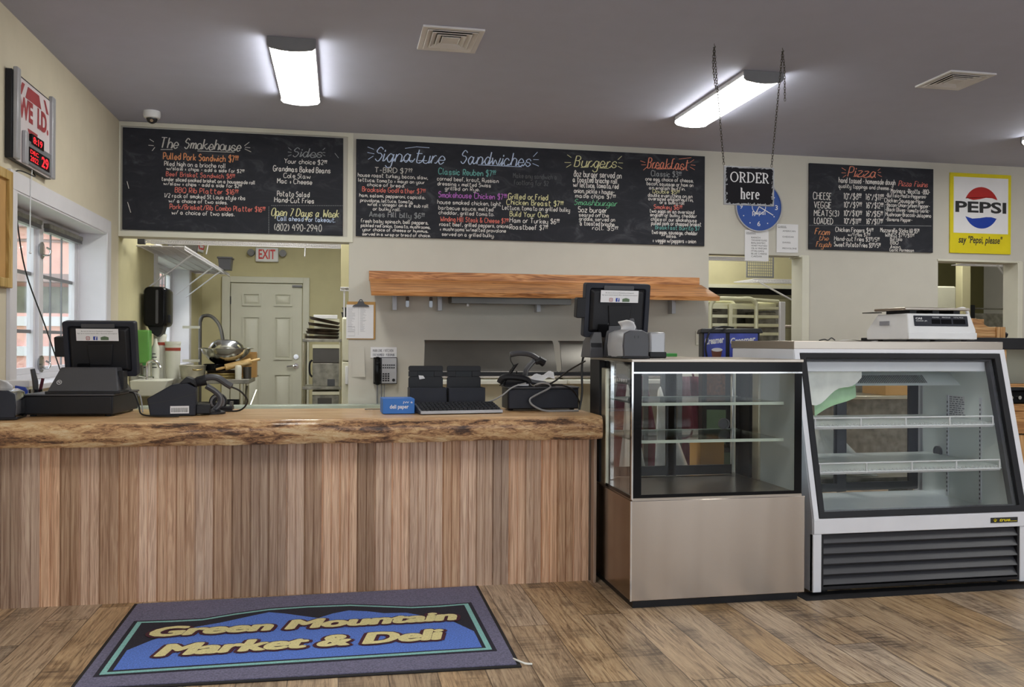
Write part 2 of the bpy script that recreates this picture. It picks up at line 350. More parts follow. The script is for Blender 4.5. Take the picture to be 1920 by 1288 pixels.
    # single stroke handwriting
    def hand(s, txt, x, y, width, cap, w, slant=0, c=0, contrast=0, script=False):
        def layout(draw, sx):
            cx = 0; sup = False
            for i, ch in enumerate(txt):
                if ch == '^': sup = True; continue
                if sup and not (ch.isdigit()): sup = False
                g = GLYPH.get(ch); k = .5 if sup else 1.0; dy = 3.6 if sup else 0
                if g is None: cx += 2.6*k; continue
                wd = max(p[0] for st in g for p in st)
                if draw:
                    jx, jy = rnd.uniform(-.25, .25), rnd.uniform(-.25, .25)
                    for sk, st in enumerate(g):
                        pts = [(x+(cx+jx*k+(px+slant*py)*k)*sx, y+(dy+jy*k+py*k)*cap/7) for px, py in st]
                        s.ribbon(smooth(pts, 3) if len(pts) > 2 else pts, w*(.8 if sup else 1), c+.00012*(sk+4*(i % 2)), contrast)
                    if script and ch.islower() and i+1 < len(txt) and txt[i+1].islower(): s.ribbon(smooth([(x+(cx+wd-.35+slant*.3)*sx, y+.35*cap/7), (x+(cx+wd+.5+slant*.3)*sx, y+.25*cap/7), (x+(cx+wd+1.5+slant*2)*sx, y+2.1*cap/7)], 4), w*.75, c+.0009)
                    if sup: s.ribbon([(x+cx*sx, y+2.6*cap/7), (x+(cx+wd*k)*sx, y+2.6*cap/7)], w*.7, c)
                cx += (wd+1.5)*k
            return cx
        adv = layout(False, 1); layout(True, width/max(adv-1.5, 1)); return s
_G = '''a 33 24 14 02 10 20 33,34 31 40|b 07 00,03 14 24 33 31 20 10 01|c 33 24 14 02 10 20 31|d 33 24 14 02 10 20 33,37 30|e 02 32 33 24 14 02 10 20 31|f 37 27 16 10,04 24|g 33 24 14 02 10 20 33,34 3b 2c 1c 0b|h 07 00,02 14 24 33 30|i 04 00,05 06|j 14 1b 0c,15 16|k 07 00,34 02,12 30|l 07 01 10|m 04 00,02 14 23 20,22 34 43 40|n 04 00,02 14 24 33 30|o 14 03 01 10 20 31 33 24 14|p 04 0c,03 14 24 33 31 20 10 01|q 33 24 14 02 10 20 33,34 3c 4c|r 04 00,02 14 24|s 33 24 14 03 12 22 31 20 10 01|t 17 11 20 30,05 35|u 04 01 10 20 31,34 30|v 04 20 44|w 04 10 23 40 54|x 04 30,34 00|y 04 01 10 20,34 3b 2c 1c 0b|z 04 34 00 30|A 00 27,27 40,12 32|B 07 00,07 27 36 35 24 04,24 33 31 20 00|C 46 37 17 05 02 10 30 41|D 07 00,07 27 45 42 20 00|E 07 00,37 07,30 00,04 24|F 37 07,07 00,04 24|G 46 37 17 05 02 10 30 42 43,43 23|H 07 00,47 40,04 44|I 07 00|J 37 32 20 10 02|K 07 00,37 03,14 30|L 07 00,00 30|M 00 07,07 23,23 47,47 40|N 00 07,07 40,40 47|O 17 05 02 10 30 42 45 37 17|P 07 00,07 27 36 34 23 03|Q 17 05 02 10 30 42 45 37 17,21 40|R 07 00,07 27 36 34 23 03,13 30|S 36 27 17 05 14 24 33 32 20 10 01|T 07 47,27 20|U 07 02 10 30 42 47|V 07 20,20 47|W 07 10,10 24,24 40,40 57|X 07 40,47 00|Y 07 24,24 47,24 20|Z 07 47,47 00,00 40|0 17 05 02 10 20 32 35 27 17|1 06 17,17 10|2 06 17 27 36 35 00,00 30|3 06 17 27 36 25 14 24 33 31 20 10 01|4 27 03,03 43,36 30|5 37 07,07 04 24 33 31 20 10 01|6 36 27 16 03 01 10 20 31 33 24 13 02|7 07 37,37 10|8 24 15 16 27 36 35 14 03 01 10 20 31 33 24|9 34 23 13 04 06 17 27 36 34 10|$ 36 27 17 05 14 24 33 32 20 10 01,28 2a|/ 00 37|- 03 23|. 00 01|, 01 0a|( 17 05 02 10|) 07 15 12 00|+ 14 10,02 22|& 40 05 17 26 02 10 20 43|" 07 05,17 15|' 07 05'''
GLYPH = {}
for ent in _G.split('|'):
    ch, body = ent[0], ent[2:]
    GLYPH[ch] = [[(int(p[0]), int(p[1]) if p[1].isdigit() else -(ord(p[1])-96)) for p in st.split()] for st in body.split(',')]
# ---------------------------------------------------------------- scene objects
def thing(name, label, cat, loc=(0, 0, 0), group=None, rz=0):
    o = bpy.data.objects.new(name, None); COL.objects.link(o); o.empty_display_size = .1
    o.location = loc; o.rotation_euler = (0, 0, rz); o['label'] = label; o['category'] = cat
    if group: o['group'] = group
    return o
def root_of(o):
    while o.parent: o = o.parent
    return o
def P(name, mb, mat, parent=None, label=None, bevel=0, seg=2, sm=35):
    """link one mesh object; the shape is given in room metres and stored relative to its thing"""
    me = bpy.data.meshes.new(name); bmesh.ops.remove_doubles(mb.bm, verts=mb.bm.verts, dist=1e-6) if bevel else None
    bmesh.ops.recalc_face_normals(mb.bm, faces=mb.bm.faces)
    mb.bm.to_mesh(me); mb.bm.free()
    if parent:
        r = root_of(parent); mt = Matrix.Translation(r.location) @ r.rotation_euler.to_matrix().to_4x4(); me.transform(mt.inverted())
    me.materials.append(M[mat] if isinstance(mat, str) else mat)
    for p in me.polygons: p.use_smooth = True
    me.set_sharp_from_angle(angle=math.radians(sm))
    o = bpy.data.objects.new(name, me); COL.objects.link(o)
    if parent: o.parent = parent
    if label: o['label'] = label
    if bevel:
        b = o.modifiers.new('edge', 'BEVEL'); b.width = bevel; b.segments = seg; b.limit_method = 'ANGLE'; b.angle_limit = math.radians(40)
    return o
def local(o):           # turn a single mesh into its own thing with the origin at its base
    me = o.data; xs = [v.co for v in me.vertices]
    c = Vector(((min(v.x for v in xs)+max(v.x for v in xs))/2, (min(v.y for v in xs)+max(v.y for v in xs))/2, min(v.z for v in xs)))
    me.transform(Matrix.Translation(-c)); o.location = c; return o
def tag(o, label, cat, group=None):
    local(o); o['label'] = label; o['category'] = cat
    if group: o['group'] = group
    return o
def struct(name, mb, mat, parent=None, bevel=0):
    o = P(name, mb, mat, parent, bevel=bevel)
    if not parent: o['kind'] = 'structure'
    return o
def sroot(name, loc):
    o = bpy.data.objects.new(name, None); COL.objects.link(o); o.location = loc; o['kind'] = 'structure'; o.empty_display_size = .1; return o
def copy_tree(o, parent=None):
    c = o.copy(); COL.objects.link(c)
    if parent: c.parent = parent
    for ch in list(o.children): copy_tree(ch, c)
    return c
def B(*boxes, m=None):
    mb = MB(m)
    for b in boxes: mb.box(b[:3], b[3:])
    return mb
MENU_SMOKEHOUSE = [
 ('The', 0.279, 0.667, 0.136, 0.0908, 'c', 'h'),
 ('Smokehouse', 0.471, 0.67, 0.433, 0.0873, 'c', 'h'),
 ('Pulled Pork Sandwich $7^99', 0.31, 0.576, 0.575, 0.0573, 'o', 'i'),
 ('Piled high on a brioche roll', 0.317, 0.524, 0.473, 0.0395, 'w', 't'),
 ('w/slaw + chips - add a side for $2^99', 0.333, 0.49, 0.601, 0.0296, 'w', 't'),
 ('Beef Brisket Sandwich $8^99', 0.331, 0.44, 0.529, 0.0395, 'r', 'i'),
 ('tender sliced smoked brisket on a housemade roll', 0.296, 0.401, 0.726, 0.0316, 'w', 't'),
 ('w/slaw + chips - add a side for $2^99', 0.313, 0.367, 0.602, 0.0296, 'w', 't'),
 ('BBQ Rib Platter $16^99', 0.4, 0.311, 0.486, 0.0436, 'r', 'i'),
 ('1/2 rack of smoked St Louis style ribs', 0.318, 0.268, 0.627, 0.0356, 'w', 't'),
 ('w/ a choice of two sides.', 0.353, 0.229, 0.451, 0.0316, 'w', 't'),
 ('Pork/Brisket/Rib Combo Platter $16^99', 0.361, 0.176, 0.74, 0.0435, 'r', 'i'),
 ('w/ a choice of two sides.', 0.375, 0.133, 0.484, 0.0356, 'w', 't'),
 ('Sides', 1.323, 0.645, 0.233, 0.0792, 'g', 'h'),
 ('Your choice $2^99', 1.255, 0.587, 0.342, 0.0405, 'w', 't'),
 ('Grandmas Baked Beans', 1.167, 0.518, 0.46, 0.0485, 'w', 't'),
 ('Cole Slaw', 1.25, 0.466, 0.217, 0.0405, 'w', 't'),
 ('Mac + Cheese', 1.2, 0.419, 0.28, 0.0425, 'w', 't'),
 ('Potato Salad', 1.2, 0.312, 0.258, 0.0445, 'w', 't'),
 ('Hand-Cut Fries', 1.178, 0.261, 0.319, 0.0445, 'w', 't'),
 ('Open 7 Days a Week', 1.152, 0.15, 0.545, 0.0667, 'y', 'h'),
 ('Call ahead for takeout.', 1.203, 0.109, 0.466, 0.0405, 'b', 't'),
 ('(802) 490-2940', 1.179, 0.028, 0.38, 0.0586, 'c', 't'),
]
MARKS_SMOKEHOUSE = [
 ('c', 0.204, 0.732, 0.236, 0.711),
 ('c', 0.195, 0.682, 0.235, 0.681),
 ('c', 0.223, 0.638, 0.244, 0.668),
 ('c', 0.938, 0.714, 0.976, 0.746),
 ('c', 0.942, 0.702, 0.984, 0.7),
 ('c', 0.94, 0.689, 0.991, 0.666),
 ('c', 0.288, 0.652, 0.379, 0.657),
 ('c', 0.57, 0.654, 0.861, 0.657),
 ('g', 1.288, 0.716, 1.313, 0.697),
 ('g', 1.284, 0.68, 1.313, 0.677),
 ('g', 1.284, 0.645, 1.313, 0.659),
 ('g', 1.566, 0.709, 1.586, 0.728),
 ('g', 1.566, 0.689, 1.588, 0.69),
 ('g', 1.566, 0.671, 1.588, 0.662),
 ('w', 0.049, 0.327, 0.035, 0.385),
 ('w', 0.064, 0.136, 0.04, 0.219),
 ('g', 1.666, 0.688, 1.697, 0.649),
]
DOTS_SMOKEHOUSE = [
 ('w', 1.152, 0.231, 1.739, 0.251, 40),
 ('w', 1.134, 0.224, 1.135, -0.003, 16),
]
MENU_SANDWICHES = [
 ('Signature', 0.152, 0.64, 0.586, 0.1233, 'b', 'h'),
 ('Sandwiches', 0.885, 0.652, 0.609, 0.1173, 'b', 'h'),
 ('T-BIRD $7^99', 0.156, 0.544, 0.307, 0.0452, 'c', 'i'),
 ('house roast turkey, bacon, slaw,', 0.015, 0.501, 0.586, 0.0344, 'w', 't'),
 ('lettuce, tomato + mayo on your', 0.019, 0.461, 0.557, 0.0311, 'w', 't'),
 ('choice of bread.', 0.092, 0.424, 0.314, 0.0295, 'w', 't'),
 ('Brookside Godfather $7^99', 0.052, 0.377, 0.528, 0.0426, 'r', 'i'),
 ('ham, salami, pepperoni, capicola,', 0.028, 0.332, 0.553, 0.0311, 'w', 't'),
 ('provolone, lettuce, tomato,', 0.036, 0.291, 0.441, 0.0295, 'w', 't'),
 ('w/oil + vinegar on a 6" sub roll', 0.097, 0.259, 0.511, 0.0312, 'w', 't'),
 ('or bulky roll.', 0.143, 0.222, 0.229, 0.0296, 'w', 't'),
 ('Ames Hill billy $6^99', 0.111, 0.167, 0.462, 0.0476, 'g', 'i'),
 ('fresh baby spinach, bell peppers,', 0.041, 0.116, 0.566, 0.0328, 'w', 't'),
 ('pickled red onion, tomato, mushrooms,', 0.044, 0.079, 0.582, 0.0295, 'w', 't'),
 ('your choice of cheese or hummus,', 0.058, 0.046, 0.549, 0.0279, 'w', 't'),
 ('served in a wrap or bread of choice.', 0.054, 0.008, 0.573, 0.0279, 'w', 't'),
 ('Classic Reuben $7^99', 0.696, 0.551, 0.491, 0.055, 'a', 'i'),
 ('corned beef, kraut, Russian', 0.684, 0.497, 0.532, 0.0367, 'w', 't'),
 ('dressing + melted Swiss', 0.688, 0.455, 0.461, 0.035, 'w', 't'),
 ('grilled on Rye.', 0.751, 0.417, 0.3, 0.0334, 'w', 't'),
 ('Smokehouse Chicken $7^99', 0.697, 0.353, 0.59, 0.0517, 'p', 'i'),
 ('house smoked chicken, light', 0.687, 0.296, 0.553, 0.0383, 'w', 't'),
 ('barbecue sauce, melted', 0.698, 0.248, 0.474, 0.0367, 'w', 't'),
 ('cheddar, grilled tomato.', 0.698, 0.207, 0.48, 0.035, 'w', 't'),
 ('Winding Hill Steak & Cheese $7^99', 0.715, 0.148, 0.59, 0.0434, 'r', 'i'),
 ('roast beef, grilled peppers, onions,', 0.705, 0.108, 0.611, 0.035, 'w', 't'),
 ('+ mushrooms w/melted provolone', 0.711, 0.067, 0.573, 0.0334, 'w', 't'),
 ('served on a grilled bulky.', 0.727, 0.024, 0.455, 0.0334, 'w', 't'),
 ('Make any sandwich a', 1.349, 0.547, 0.39, 0.0453, 'd', 't'),
 ('footlong for $2', 1.353, 0.489, 0.309, 0.0436, 'd', 't'),
 ('Grilled or Fried', 1.305, 0.361, 0.353, 0.0523, 'y', 'i'),
 ('Chicken Breast $7^99', 1.292, 0.312, 0.503, 0.0488, 'y', 'i'),
 ('Lettuce, tomato on grilled bulky', 1.253, 0.267, 0.606, 0.04, 'w', 't'),
 ('Build Your Own', 1.319, 0.211, 0.345, 0.047, 'y', 'i'),
 ('Ham or Turkey $6^99', 1.32, 0.157, 0.44, 0.0453, 'w', 't'),
 ('Roastbeef $7^99', 1.32, 0.099, 0.336, 0.0453, 'w', 't'),
 ('Burgers', 1.898, 0.672, 0.383, 0.1017, 'y', 'h'),
 ('8oz burger served on', 1.896, 0.582, 0.437, 0.0583, 'w', 't'),
 ('a toasted brioche roll', 1.885, 0.533, 0.408, 0.0495, 'w', 't'),
 ('w/ lettuce, tomato, red', 1.89, 0.489, 0.415, 0.0477, 'w', 't'),
 ('onion, pickle + house-', 1.899, 0.438, 0.369, 0.0442, 'w', 't'),
 ('made chips $7^99', 1.909, 0.396, 0.366, 0.0407, 'w', 't'),
 ('Smashburger', 1.9, 0.332, 0.388, 0.0548, 'n', 'h'),
 ('5oz burger', 1.937, 0.269, 0.261, 0.0513, 'w', 't'),
 ('seared on the', 1.943, 0.23, 0.273, 0.0354, 'w', 't'),
 ('griddle, served on', 1.946, 0.194, 0.328, 0.0372, 'w', 't'),
 ('a toasted brioche', 1.953, 0.152, 0.317, 0.0407, 'w', 't'),
 ('roll. $5^99', 2.066, 0.115, 0.232, 0.0391, 'w', 't'),
 ('Breakfast', 2.576, 0.685, 0.386, 0.1007, 'k', 'h'),
 ('Classic $3^99', 2.612, 0.616, 0.284, 0.0522, 'g', 'i'),
 ('one egg, choice of cheese,', 2.561, 0.574, 0.453, 0.0359, 'w', 't'),
 ('bacon, sausage or ham on', 2.571, 0.533, 0.443, 0.036, 'w', 't'),
 ('an english muffin.', 2.594, 0.497, 0.343, 0.0324, 'w', 't'),
 ('Double $5^99', 2.628, 0.464, 0.252, 0.036, 'y', 'i'),
 ('double everything on an', 2.584, 0.43, 0.423, 0.036, 'w', 't'),
 ('oversized english muffin,', 2.59, 0.399, 0.424, 0.0342, 'w', 't'),
 ('or a bulky roll', 2.697, 0.369, 0.234, 0.0325, 'w', 't'),
 ('Smokey $6^99', 2.64, 0.323, 0.265, 0.0414, 'r', 'i'),
 ('two eggs on an oversized', 2.602, 0.288, 0.423, 0.036, 'w', 't'),
 ('english or bulky, cheddar', 2.607, 0.254, 0.443, 0.0342, 'w', 't'),
 ('choice of our smokehouse', 2.614, 0.214, 0.434, 0.036, 'w', 't'),
 ('pulled pork or chopped brisket', 2.617, 0.177, 0.476, 0.0378, 'w', 't'),
 ('Breakfast Burrito $7', 2.655, 0.139, 0.422, 0.0396, 'a', 'i'),
 ('two eggs, sausage, cheddar', 2.622, 0.097, 0.436, 0.0378, 'w', 't'),
 ('salsa.', 2.76, 0.067, 0.096, 0.0325, 'w', 't'),
 ('+ veggie w/peppers + onion', 2.632, 0.022, 0.41, 0.0396, 'w', 't'),
]
MARKS_SANDWICHES = [
 ('b', 0.094, 0.754, 0.147, 0.736),
 ('b', 0.093, 0.707, 0.151, 0.698),
 ('b', 0.099, 0.649, 0.143, 0.679),
 ('b', 0.278, 0.641, 0.303, 0.642),
 ('b', 0.376, 0.652, 0.475, 0.657),
 ('b', 0.521, 0.659, 0.596, 0.661),
 ('b', 1.037, 0.645, 1.424, 0.645),
 ('b', 0.409, 0.757, 0.508, 0.775),
 ('b', 0.508, 0.775, 0.616, 0.772),
 ('b', 1.526, 0.739, 1.565, 0.781),
 ('b', 1.526, 0.713, 1.576, 0.714),
 ('b', 1.52, 0.679, 1.576, 0.658),
 ('y', 1.833, 0.77, 1.87, 0.747),
 ('y', 1.809, 0.701, 1.866, 0.702),
 ('y', 1.825, 0.658, 1.87, 0.686),
 ('y', 2.299, 0.747, 2.336, 0.782),
 ('y', 2.304, 0.72, 2.348, 0.72),
 ('y', 2.299, 0.691, 2.341, 0.67),
 ('y', 1.957, 0.664, 2.026, 0.669),
 ('y', 2.128, 0.667, 2.214, 0.666),
 ('k', 2.51, 0.748, 2.557, 0.734),
 ('k', 2.52, 0.712, 2.564, 0.714),
 ('k', 2.539, 0.665, 2.572, 0.694),
 ('k', 2.982, 0.753, 3.022, 0.782),
 ('k', 2.992, 0.733, 3.035, 0.73),
 ('k', 2.984, 0.712, 3.03, 0.69),
 ('k', 2.666, 0.68, 2.819, 0.691),
 ('k', 2.876, 0.78, 2.996, 0.799),
]
MENU_PIZZA = [
 ('Pizza', 0.395, 0.697, 0.291, 0.1015, 'k', 'h'),
 ('hand tossed - homemade dough', 0.301, 0.635, 0.591, 0.0546, 'w', 't'),
 ('quality toppings and cheese.', 0.299, 0.586, 0.531, 0.0405, 'w', 't'),
 ('Pizza Fixins', 0.928, 0.628, 0.311, 0.0554, 'r', 'h'),
 ('CHEESE', 0.039, 0.468, 0.185, 0.0682, 'w', 't'),
 ('VEGGIE', 0.048, 0.388, 0.175, 0.062, 'w', 't'),
 ('MEATS(3)', 0.049, 0.314, 0.25, 0.0589, 'w', 't'),
 ('LOADED', 0.049, 0.241, 0.192, 0.0589, 'w', 't'),
 ('10"/$8^99', 0.353, 0.481, 0.177, 0.0609, 'w', 't'),
 ('10"/$9^99', 0.354, 0.402, 0.181, 0.0577, 'w', 't'),
 ('10"/$10^99', 0.354, 0.323, 0.183, 0.0562, 'w', 't'),
 ('10"/$11^99', 0.355, 0.25, 0.173, 0.0546, 'w', 't'),
 ('16"/$11^99', 0.582, 0.482, 0.183, 0.0612, 'w', 't'),
 ('16"/$12^99', 0.587, 0.405, 0.175, 0.0581, 'w', 't'),
 ('16"/$15^99', 0.588, 0.326, 0.17, 0.0565, 'w', 't'),
 ('16"/$17^99', 0.59, 0.254, 0.168, 0.0549, 'w', 't'),
 ('Marinara -Ricotta -BBQ-', 0.849, 0.56, 0.418, 0.0458, 'w', 't'),
 ('-Buffalo-Pesto-Pepperoni-', 0.796, 0.518, 0.433, 0.0394, 'w', 't'),
 ('Chicken-Sausage-Ham-', 0.779, 0.469, 0.43, 0.0426, 'w', 't'),
 ('-Bacon-Onion-Green Pepper-', 0.792, 0.428, 0.473, 0.0394, 'w', 't'),
 ('-Black Olives-Tomato-Garlic-', 0.79, 0.383, 0.477, 0.0394, 'w', 't'),
 ('Mushroom-Broccoli-Jalapeno', 0.793, 0.337, 0.484, 0.0394, 'w', 't'),
 ('-Banana Pepper-', 0.796, 0.29, 0.28, 0.0378, 'w', 't'),
 ('From', 0.058, 0.14, 0.147, 0.062, 'o', 'h'),
 ('the', 0.095, 0.086, 0.098, 0.0465, 'o', 'h'),
 ('Fryah', 0.07, 0.024, 0.149, 0.0543, 'o', 'h'),
 ('Chicken Fingers $4^99', 0.269, 0.173, 0.391, 0.0452, 'w', 't'),
 ('w/fries $7^99', 0.398, 0.135, 0.23, 0.0344, 'w', 't'),
 ('Hand-cut Fries $3^99/5^99', 0.257, 0.088, 0.467, 0.0436, 'w', 't'),
 ('Sweet Potato Fries $3^99/5^99', 0.257, 0.033, 0.48, 0.0452, 'w', 't'),
 ('Mozzarella Sticks (6) $5^99', 0.741, 0.183, 0.409, 0.0425, 'w', 't'),
 ('WINGS $7^99/$11^99', 0.79, 0.14, 0.305, 0.0378, 'w', 't'),
 ('Buffalo', 0.843, 0.105, 0.125, 0.0363, 'w', 't'),
 ('BBQ', 0.845, 0.069, 0.082, 0.0316, 'w', 't'),
 ('Asian', 0.845, 0.033, 0.104, 0.0316, 'w', 't'),
 ('Garlic Parmesan', 0.839, 0.002, 0.254, 0.0332, 'w', 't'),
]
MARKS_PIZZA = [
 ('k', 0.33, 0.774, 0.373, 0.752),
 ('k', 0.328, 0.727, 0.376, 0.727),
 ('k', 0.343, 0.684, 0.378, 0.709),
 ('k', 0.707, 0.763, 0.733, 0.784),
 ('k', 0.712, 0.747, 0.742, 0.748),
 ('k', 0.707, 0.727, 0.751, 0.707),
 ('k', 0.451, 0.697, 0.512, 0.702),
 ('k', 0.611, 0.698, 0.668, 0.704),
 ('g', 0.783, 0.447, 0.784, 0.336),
 ('g', 0.784, 0.336, 0.745, 0.26),
]
DOTS_PIZZA = [
 ('w', -0.003, 0.223, 0.789, 0.246, 60),
 ('w', 0.789, 0.245, 1.284, 0.256, 0),
]
# ---------------------------------------------------------------- room
struct('floor', B((-2.0, -3.4, -.06, 9.2, 7.6, 0)), 'floor')
struct('floor_kitchen', B((-2.0, 7.6, -.06, 9.2, 12.0, 0)), 'kfloor')
struct('ceiling', B((-2.0, -3.4, 2.98, 9.2, 12.0, 3.1)), 'ceiling')
def wall_x(x0, x1, y0, y1, holes):      # wall along y with window holes (y0,y1,z0,z1)
    mb = MB(); y = y0
    for a, b, z0, z1 in holes:
        mb.box((x0, y, 0), (x1, a, 2.98)); mb.box((x0, a, 0), (x1, b, z0)); mb.box((x0, a, z1), (x1, b, 2.98)); y = b
    mb.box((x0, y, 0), (x1, y1, 2.98)); return mb
struct('wall_left', wall_x(-2.0, -1.75, -3.4, 7.48, [(5.19, 7.06, .95, 2.03)]), 'wall_warm')
struct('wall_left_kitchen', wall_x(-2.0, -1.75, 7.48, 12.0, [(8.93, 10.75, .95, 2.06)]), 'kitchen')
struct('wall_back', B((-1.75, 7.48, 2.055, 9, 7.64, 2.98), (-1.75, 7.48, 0, .07, 7.64, .6), (.07, 7.48, 0, 3.305, 7.64, 2.055), (4.24, 7.48, 0, 5.67, 7.64, 2.055), (6.57, 7.48, 0, 9, 7.64, 2.055),
    (3.305, 7.48, 2.042, 4.24, 7.64, 2.055), (5.67, 7.48, 2.042, 6.57, 7.64, 2.055)), 'wall')
struct('wall_kitchen', B((-1.75, 11.8, 0, 9, 12.0, 2.98)), 'kitchen')
struct('wall_right', B((9, -3.4, 0, 9.2, 12.0, 2.98)), 'wall')
wf = MB()
for a, b in ((-1.75, -1.5), (.6, .9), (3.2, 3.5), (5.9, 6.2), (8.7, 9.0)): wf.box((a, -3.4, 0), (b, -3.2, 2.98))
wf.box((-1.75, -3.4, 0), (9, -3.2, .45)); wf.box((-1.75, -3.4, 2.6), (9, -3.2, 2.98))
struct('wall_front_unseen', wf, 'wall')  # unseen front wall, its pillars added for vertical streaks in the steel
# pale frame of the menu header and the jamb boards of the pass throughs
struct('trim_1', B((-1.735, 7.465, 2.055, .072, 7.48, 2.098), (-1.735, 7.465, 2.94, .06, 7.48, 2.975), (-1.748, 7.465, 2.055, -1.735, 7.48, 2.975), (.055, 7.466, 2.055, .1, 7.48, 2.975)), 'jamb')
struct('trim_2', B((4.228, 7.46, 0, 4.3, 7.66, 2.04), (4.2, 7.47, 2.03, 4.3, 7.66, 2.05)), 'jamb', bevel=.003)
struct('trim_3', B((6.545, 7.46, 0, 6.6, 7.66, 2.04), (5.66, 7.47, 2.03, 6.6, 7.66, 2.05)), 'jamb', bevel=.003)
# ---------------------------------------------------------------- windows on the left wall
def window(n, y0, y1, z0, z1, mid, hs, vs):
    r = sroot('window_%d' % n, (-1.86, (y0+y1)/2, z0))
    P('casing', B((-1.752, y0-.1, z1, -1.73, y1+.11, z1+.1), (-1.752, y1, z0-.06, -1.73, y1+.11, z1), (-1.752, y0-.1, z0-.06, -1.73, y0, z1), (-1.752, y0-.1, z0-.12, -1.738, y1+.11, z0-.06)), 'trimw', r, bevel=.003)
    P('jamb_liner', B((-1.99, y0, z1-.012, -1.735, y1, z1), (-1.99, y1-.012, z0, -1.735, y1, z1-.012), (-1.99, y0, z0, -1.735, y0+.012, z1-.012)), 'trimw', r)
    P('sill', B((-1.99, y0-.11, z0-.02, -1.7, y1+.12, z0+.012)), 'trimw', r, bevel=.004)
    X0, X1 = -1.985, -1.925
    P('frame', B((X0, y0+.012, z0+.012, X1, y0+.05, z1-.012), (X0, y1-.05, z0+.012, X1, y1-.012, z1-.012), (X0, y0+.05, z1-.05, X1, y1-.05, z1-.012), (X0, y0+.05, z0+.012, X1, y1-.05, z0+.05), (X0, mid-.04, z0+.05, X1+.012, mid+.04, z1-.05)), 'trimw', r, bevel=.003)
    for a, b in ((y0+.05, mid-.04), (mid+.04, y1-.05)):
        s = P('sash', B((-1.975, a, z0+.05, -1.935, a+.04, z1-.05), (-1.975, b-.04, z0+.05, -1.935, b, z1-.05), (-1.975, a+.04, z1-.09, -1.935, b-.04, z1-.05), (-1.975, a+.04, z0+.05, -1.935, b-.04, z0+.09)), 'trimw', r, bevel=.002)
        g = MB()
        for h in hs: g.box((-1.962, a+.04, h-.011), (-1.948, b-.04, h+.011))
        for k in range(1, vs): yy = a+.04+(b-a-.08)*k/vs; g.box((-1.96, yy-.004, z0+.09), (-1.95, yy+.004, z1-.09))
        P('glazing_bars', g, 'grey', s)
        P('pane', B((-1.957, a+.04, z0+.09, -1.953, b-.04, z1-.09)), 'winglass', s)
    return r
w1 = window(1, 5.19, 7.06, .95, 2.03, 6.17, (1.64, 1.27), 3)
w2 = window(2, 8.93, 10.75, .95, 2.06, 9.9, (1.45,), 4)
def blind(y0, y1, zt, name, label):
    t = thing(name, label, 'blind', (-1.9, (y0+y1)/2, zt-.1))
    P('head_rail', B((-1.925, y0, zt-.03, -1.885, y1, zt)), 'dirty', t, bevel=.003)
    s = MB()
    for k in range(4): s.box((-1.922, y0+.005, zt-.034-k*.0065-.002), (-1.888, y1-.005, zt-.034-k*.0065+.002))
    P('slat_stack', s, 'grey', t); return t
blind(6.24, 7.0, 1.985, 'window_blind', 'raised grey slatted blind over the far sash of the shop window')
blind(5.26, 6.1, 1.985, 'window_blind', 'raised grey slatted blind over the near sash of the shop window')
for z, wd in ((1.8, 'upper'), (1.06, 'lower')):
    t = thing('sash_latch', '%s round clear sash latch on the white mullion of the shop window' % wd, 'latch', (-1.92, 6.17, z), 'mullion latches')
    P('plate', MB(frame((-1.913, 6.17, z), (0, 1, 0))).prism(circ(.055, 28), -.004, .006), 'clear', t)
    P('hook', MB().tube(smooth([(-1.905, 6.17, z-.03), (-1.87, 6.175, z-.03), (-1.86, 6.18, z), (-1.885, 6.175, z+.02)], 4), .006), 'chrome', t)
# ---------------------------------------------------------------- outdoors beyond the window
struct('ground', B((-14, -4, -.2, -2.0, 30, -.06)), 'grass')
t = thing('outbuilding', 'red sided outbuilding with white porch rails seen through the shop window', 'building', (-5.6, 14, -.06))
P('wall', B((-9, 14.9, -.06, -2.2, 15.3, 3.2)), 'siding', t)
P('fascia', B((-9, 13.9, 2.2, -2.2, 14.1, 2.66), (-9, 13.85, 2.7, -2.2, 14.1, 2.86)), 'siding', t)
P('eave', B((-9, 13.88, 2.66, -2.2, 14.0, 2.7), (-9, 13.9, 2.08, -2.2, 14.2, 2.2), (-9, 13.7, 2.86, -2.2, 15.3, 3.1)), 'siding_d', t)
P('porch_window', B((-8.8, 14.84, 1.62, -2.4, 14.9, 2.06)), 'leaf', t)
P('porch_wall', B((-9, 13.98, .75, -2.2, 14.06, 1.62)), 'siding', t)
for z in (1.5, 1.06): P('rail', B((-9, 13.9, z-.07, -2.2, 13.98, z+.07)), 'trimw', t)
P('deck_edge', B((-9, 13.85, .5, -2.2, 14.9, .75), (-9, 13.9, -.06, -2.2, 14.9, .5)), 'siding_d', t)
# ---------------------------------------------------------------- kitchen door
r = sroot('door_1', (-.94, 11.78, 0))
P('door_slab', B((-1.39, 11.765, .01, -.492, 11.79, 1.972)), 'doorw', r, bevel=.003)
for x0 in (-1.245, -.85):
    for z0, z1 in ((1.68, 1.85), (.98, 1.55), (.2, .8)):
        P('door_panel', MB(FRONT(x0+.115, 11.765, (z0+z1)/2)).ring(rrect(.235, z1-z0, .004, 2), rrect(.195, z1-z0-.04, .004, 2), -.001, .022).loft([[(a, b, 0) for a, b in rrect(.18, z1-z0-.055, .004, 2)], [(a, b, .016) for a, b in rrect(.14, z1-z0-.095, .004, 2)]]), 'doorw', r)
P('door_frame', B((-1.5, 11.755, 0, -1.4, 11.8, 2.06), (-.482, 11.755, 0, -.4, 11.8, 2.06), (-1.4, 11.755, 1.982, -.482, 11.8, 2.06)), 'doorw', r, bevel=.004)
h = P('door_handle', MB(FRONT(-.565, 11.765, .9)).prism(circ(.034), 0, .012).cyl((0, 0, .01), (0, 0, .05), .012), 'chrome', r)
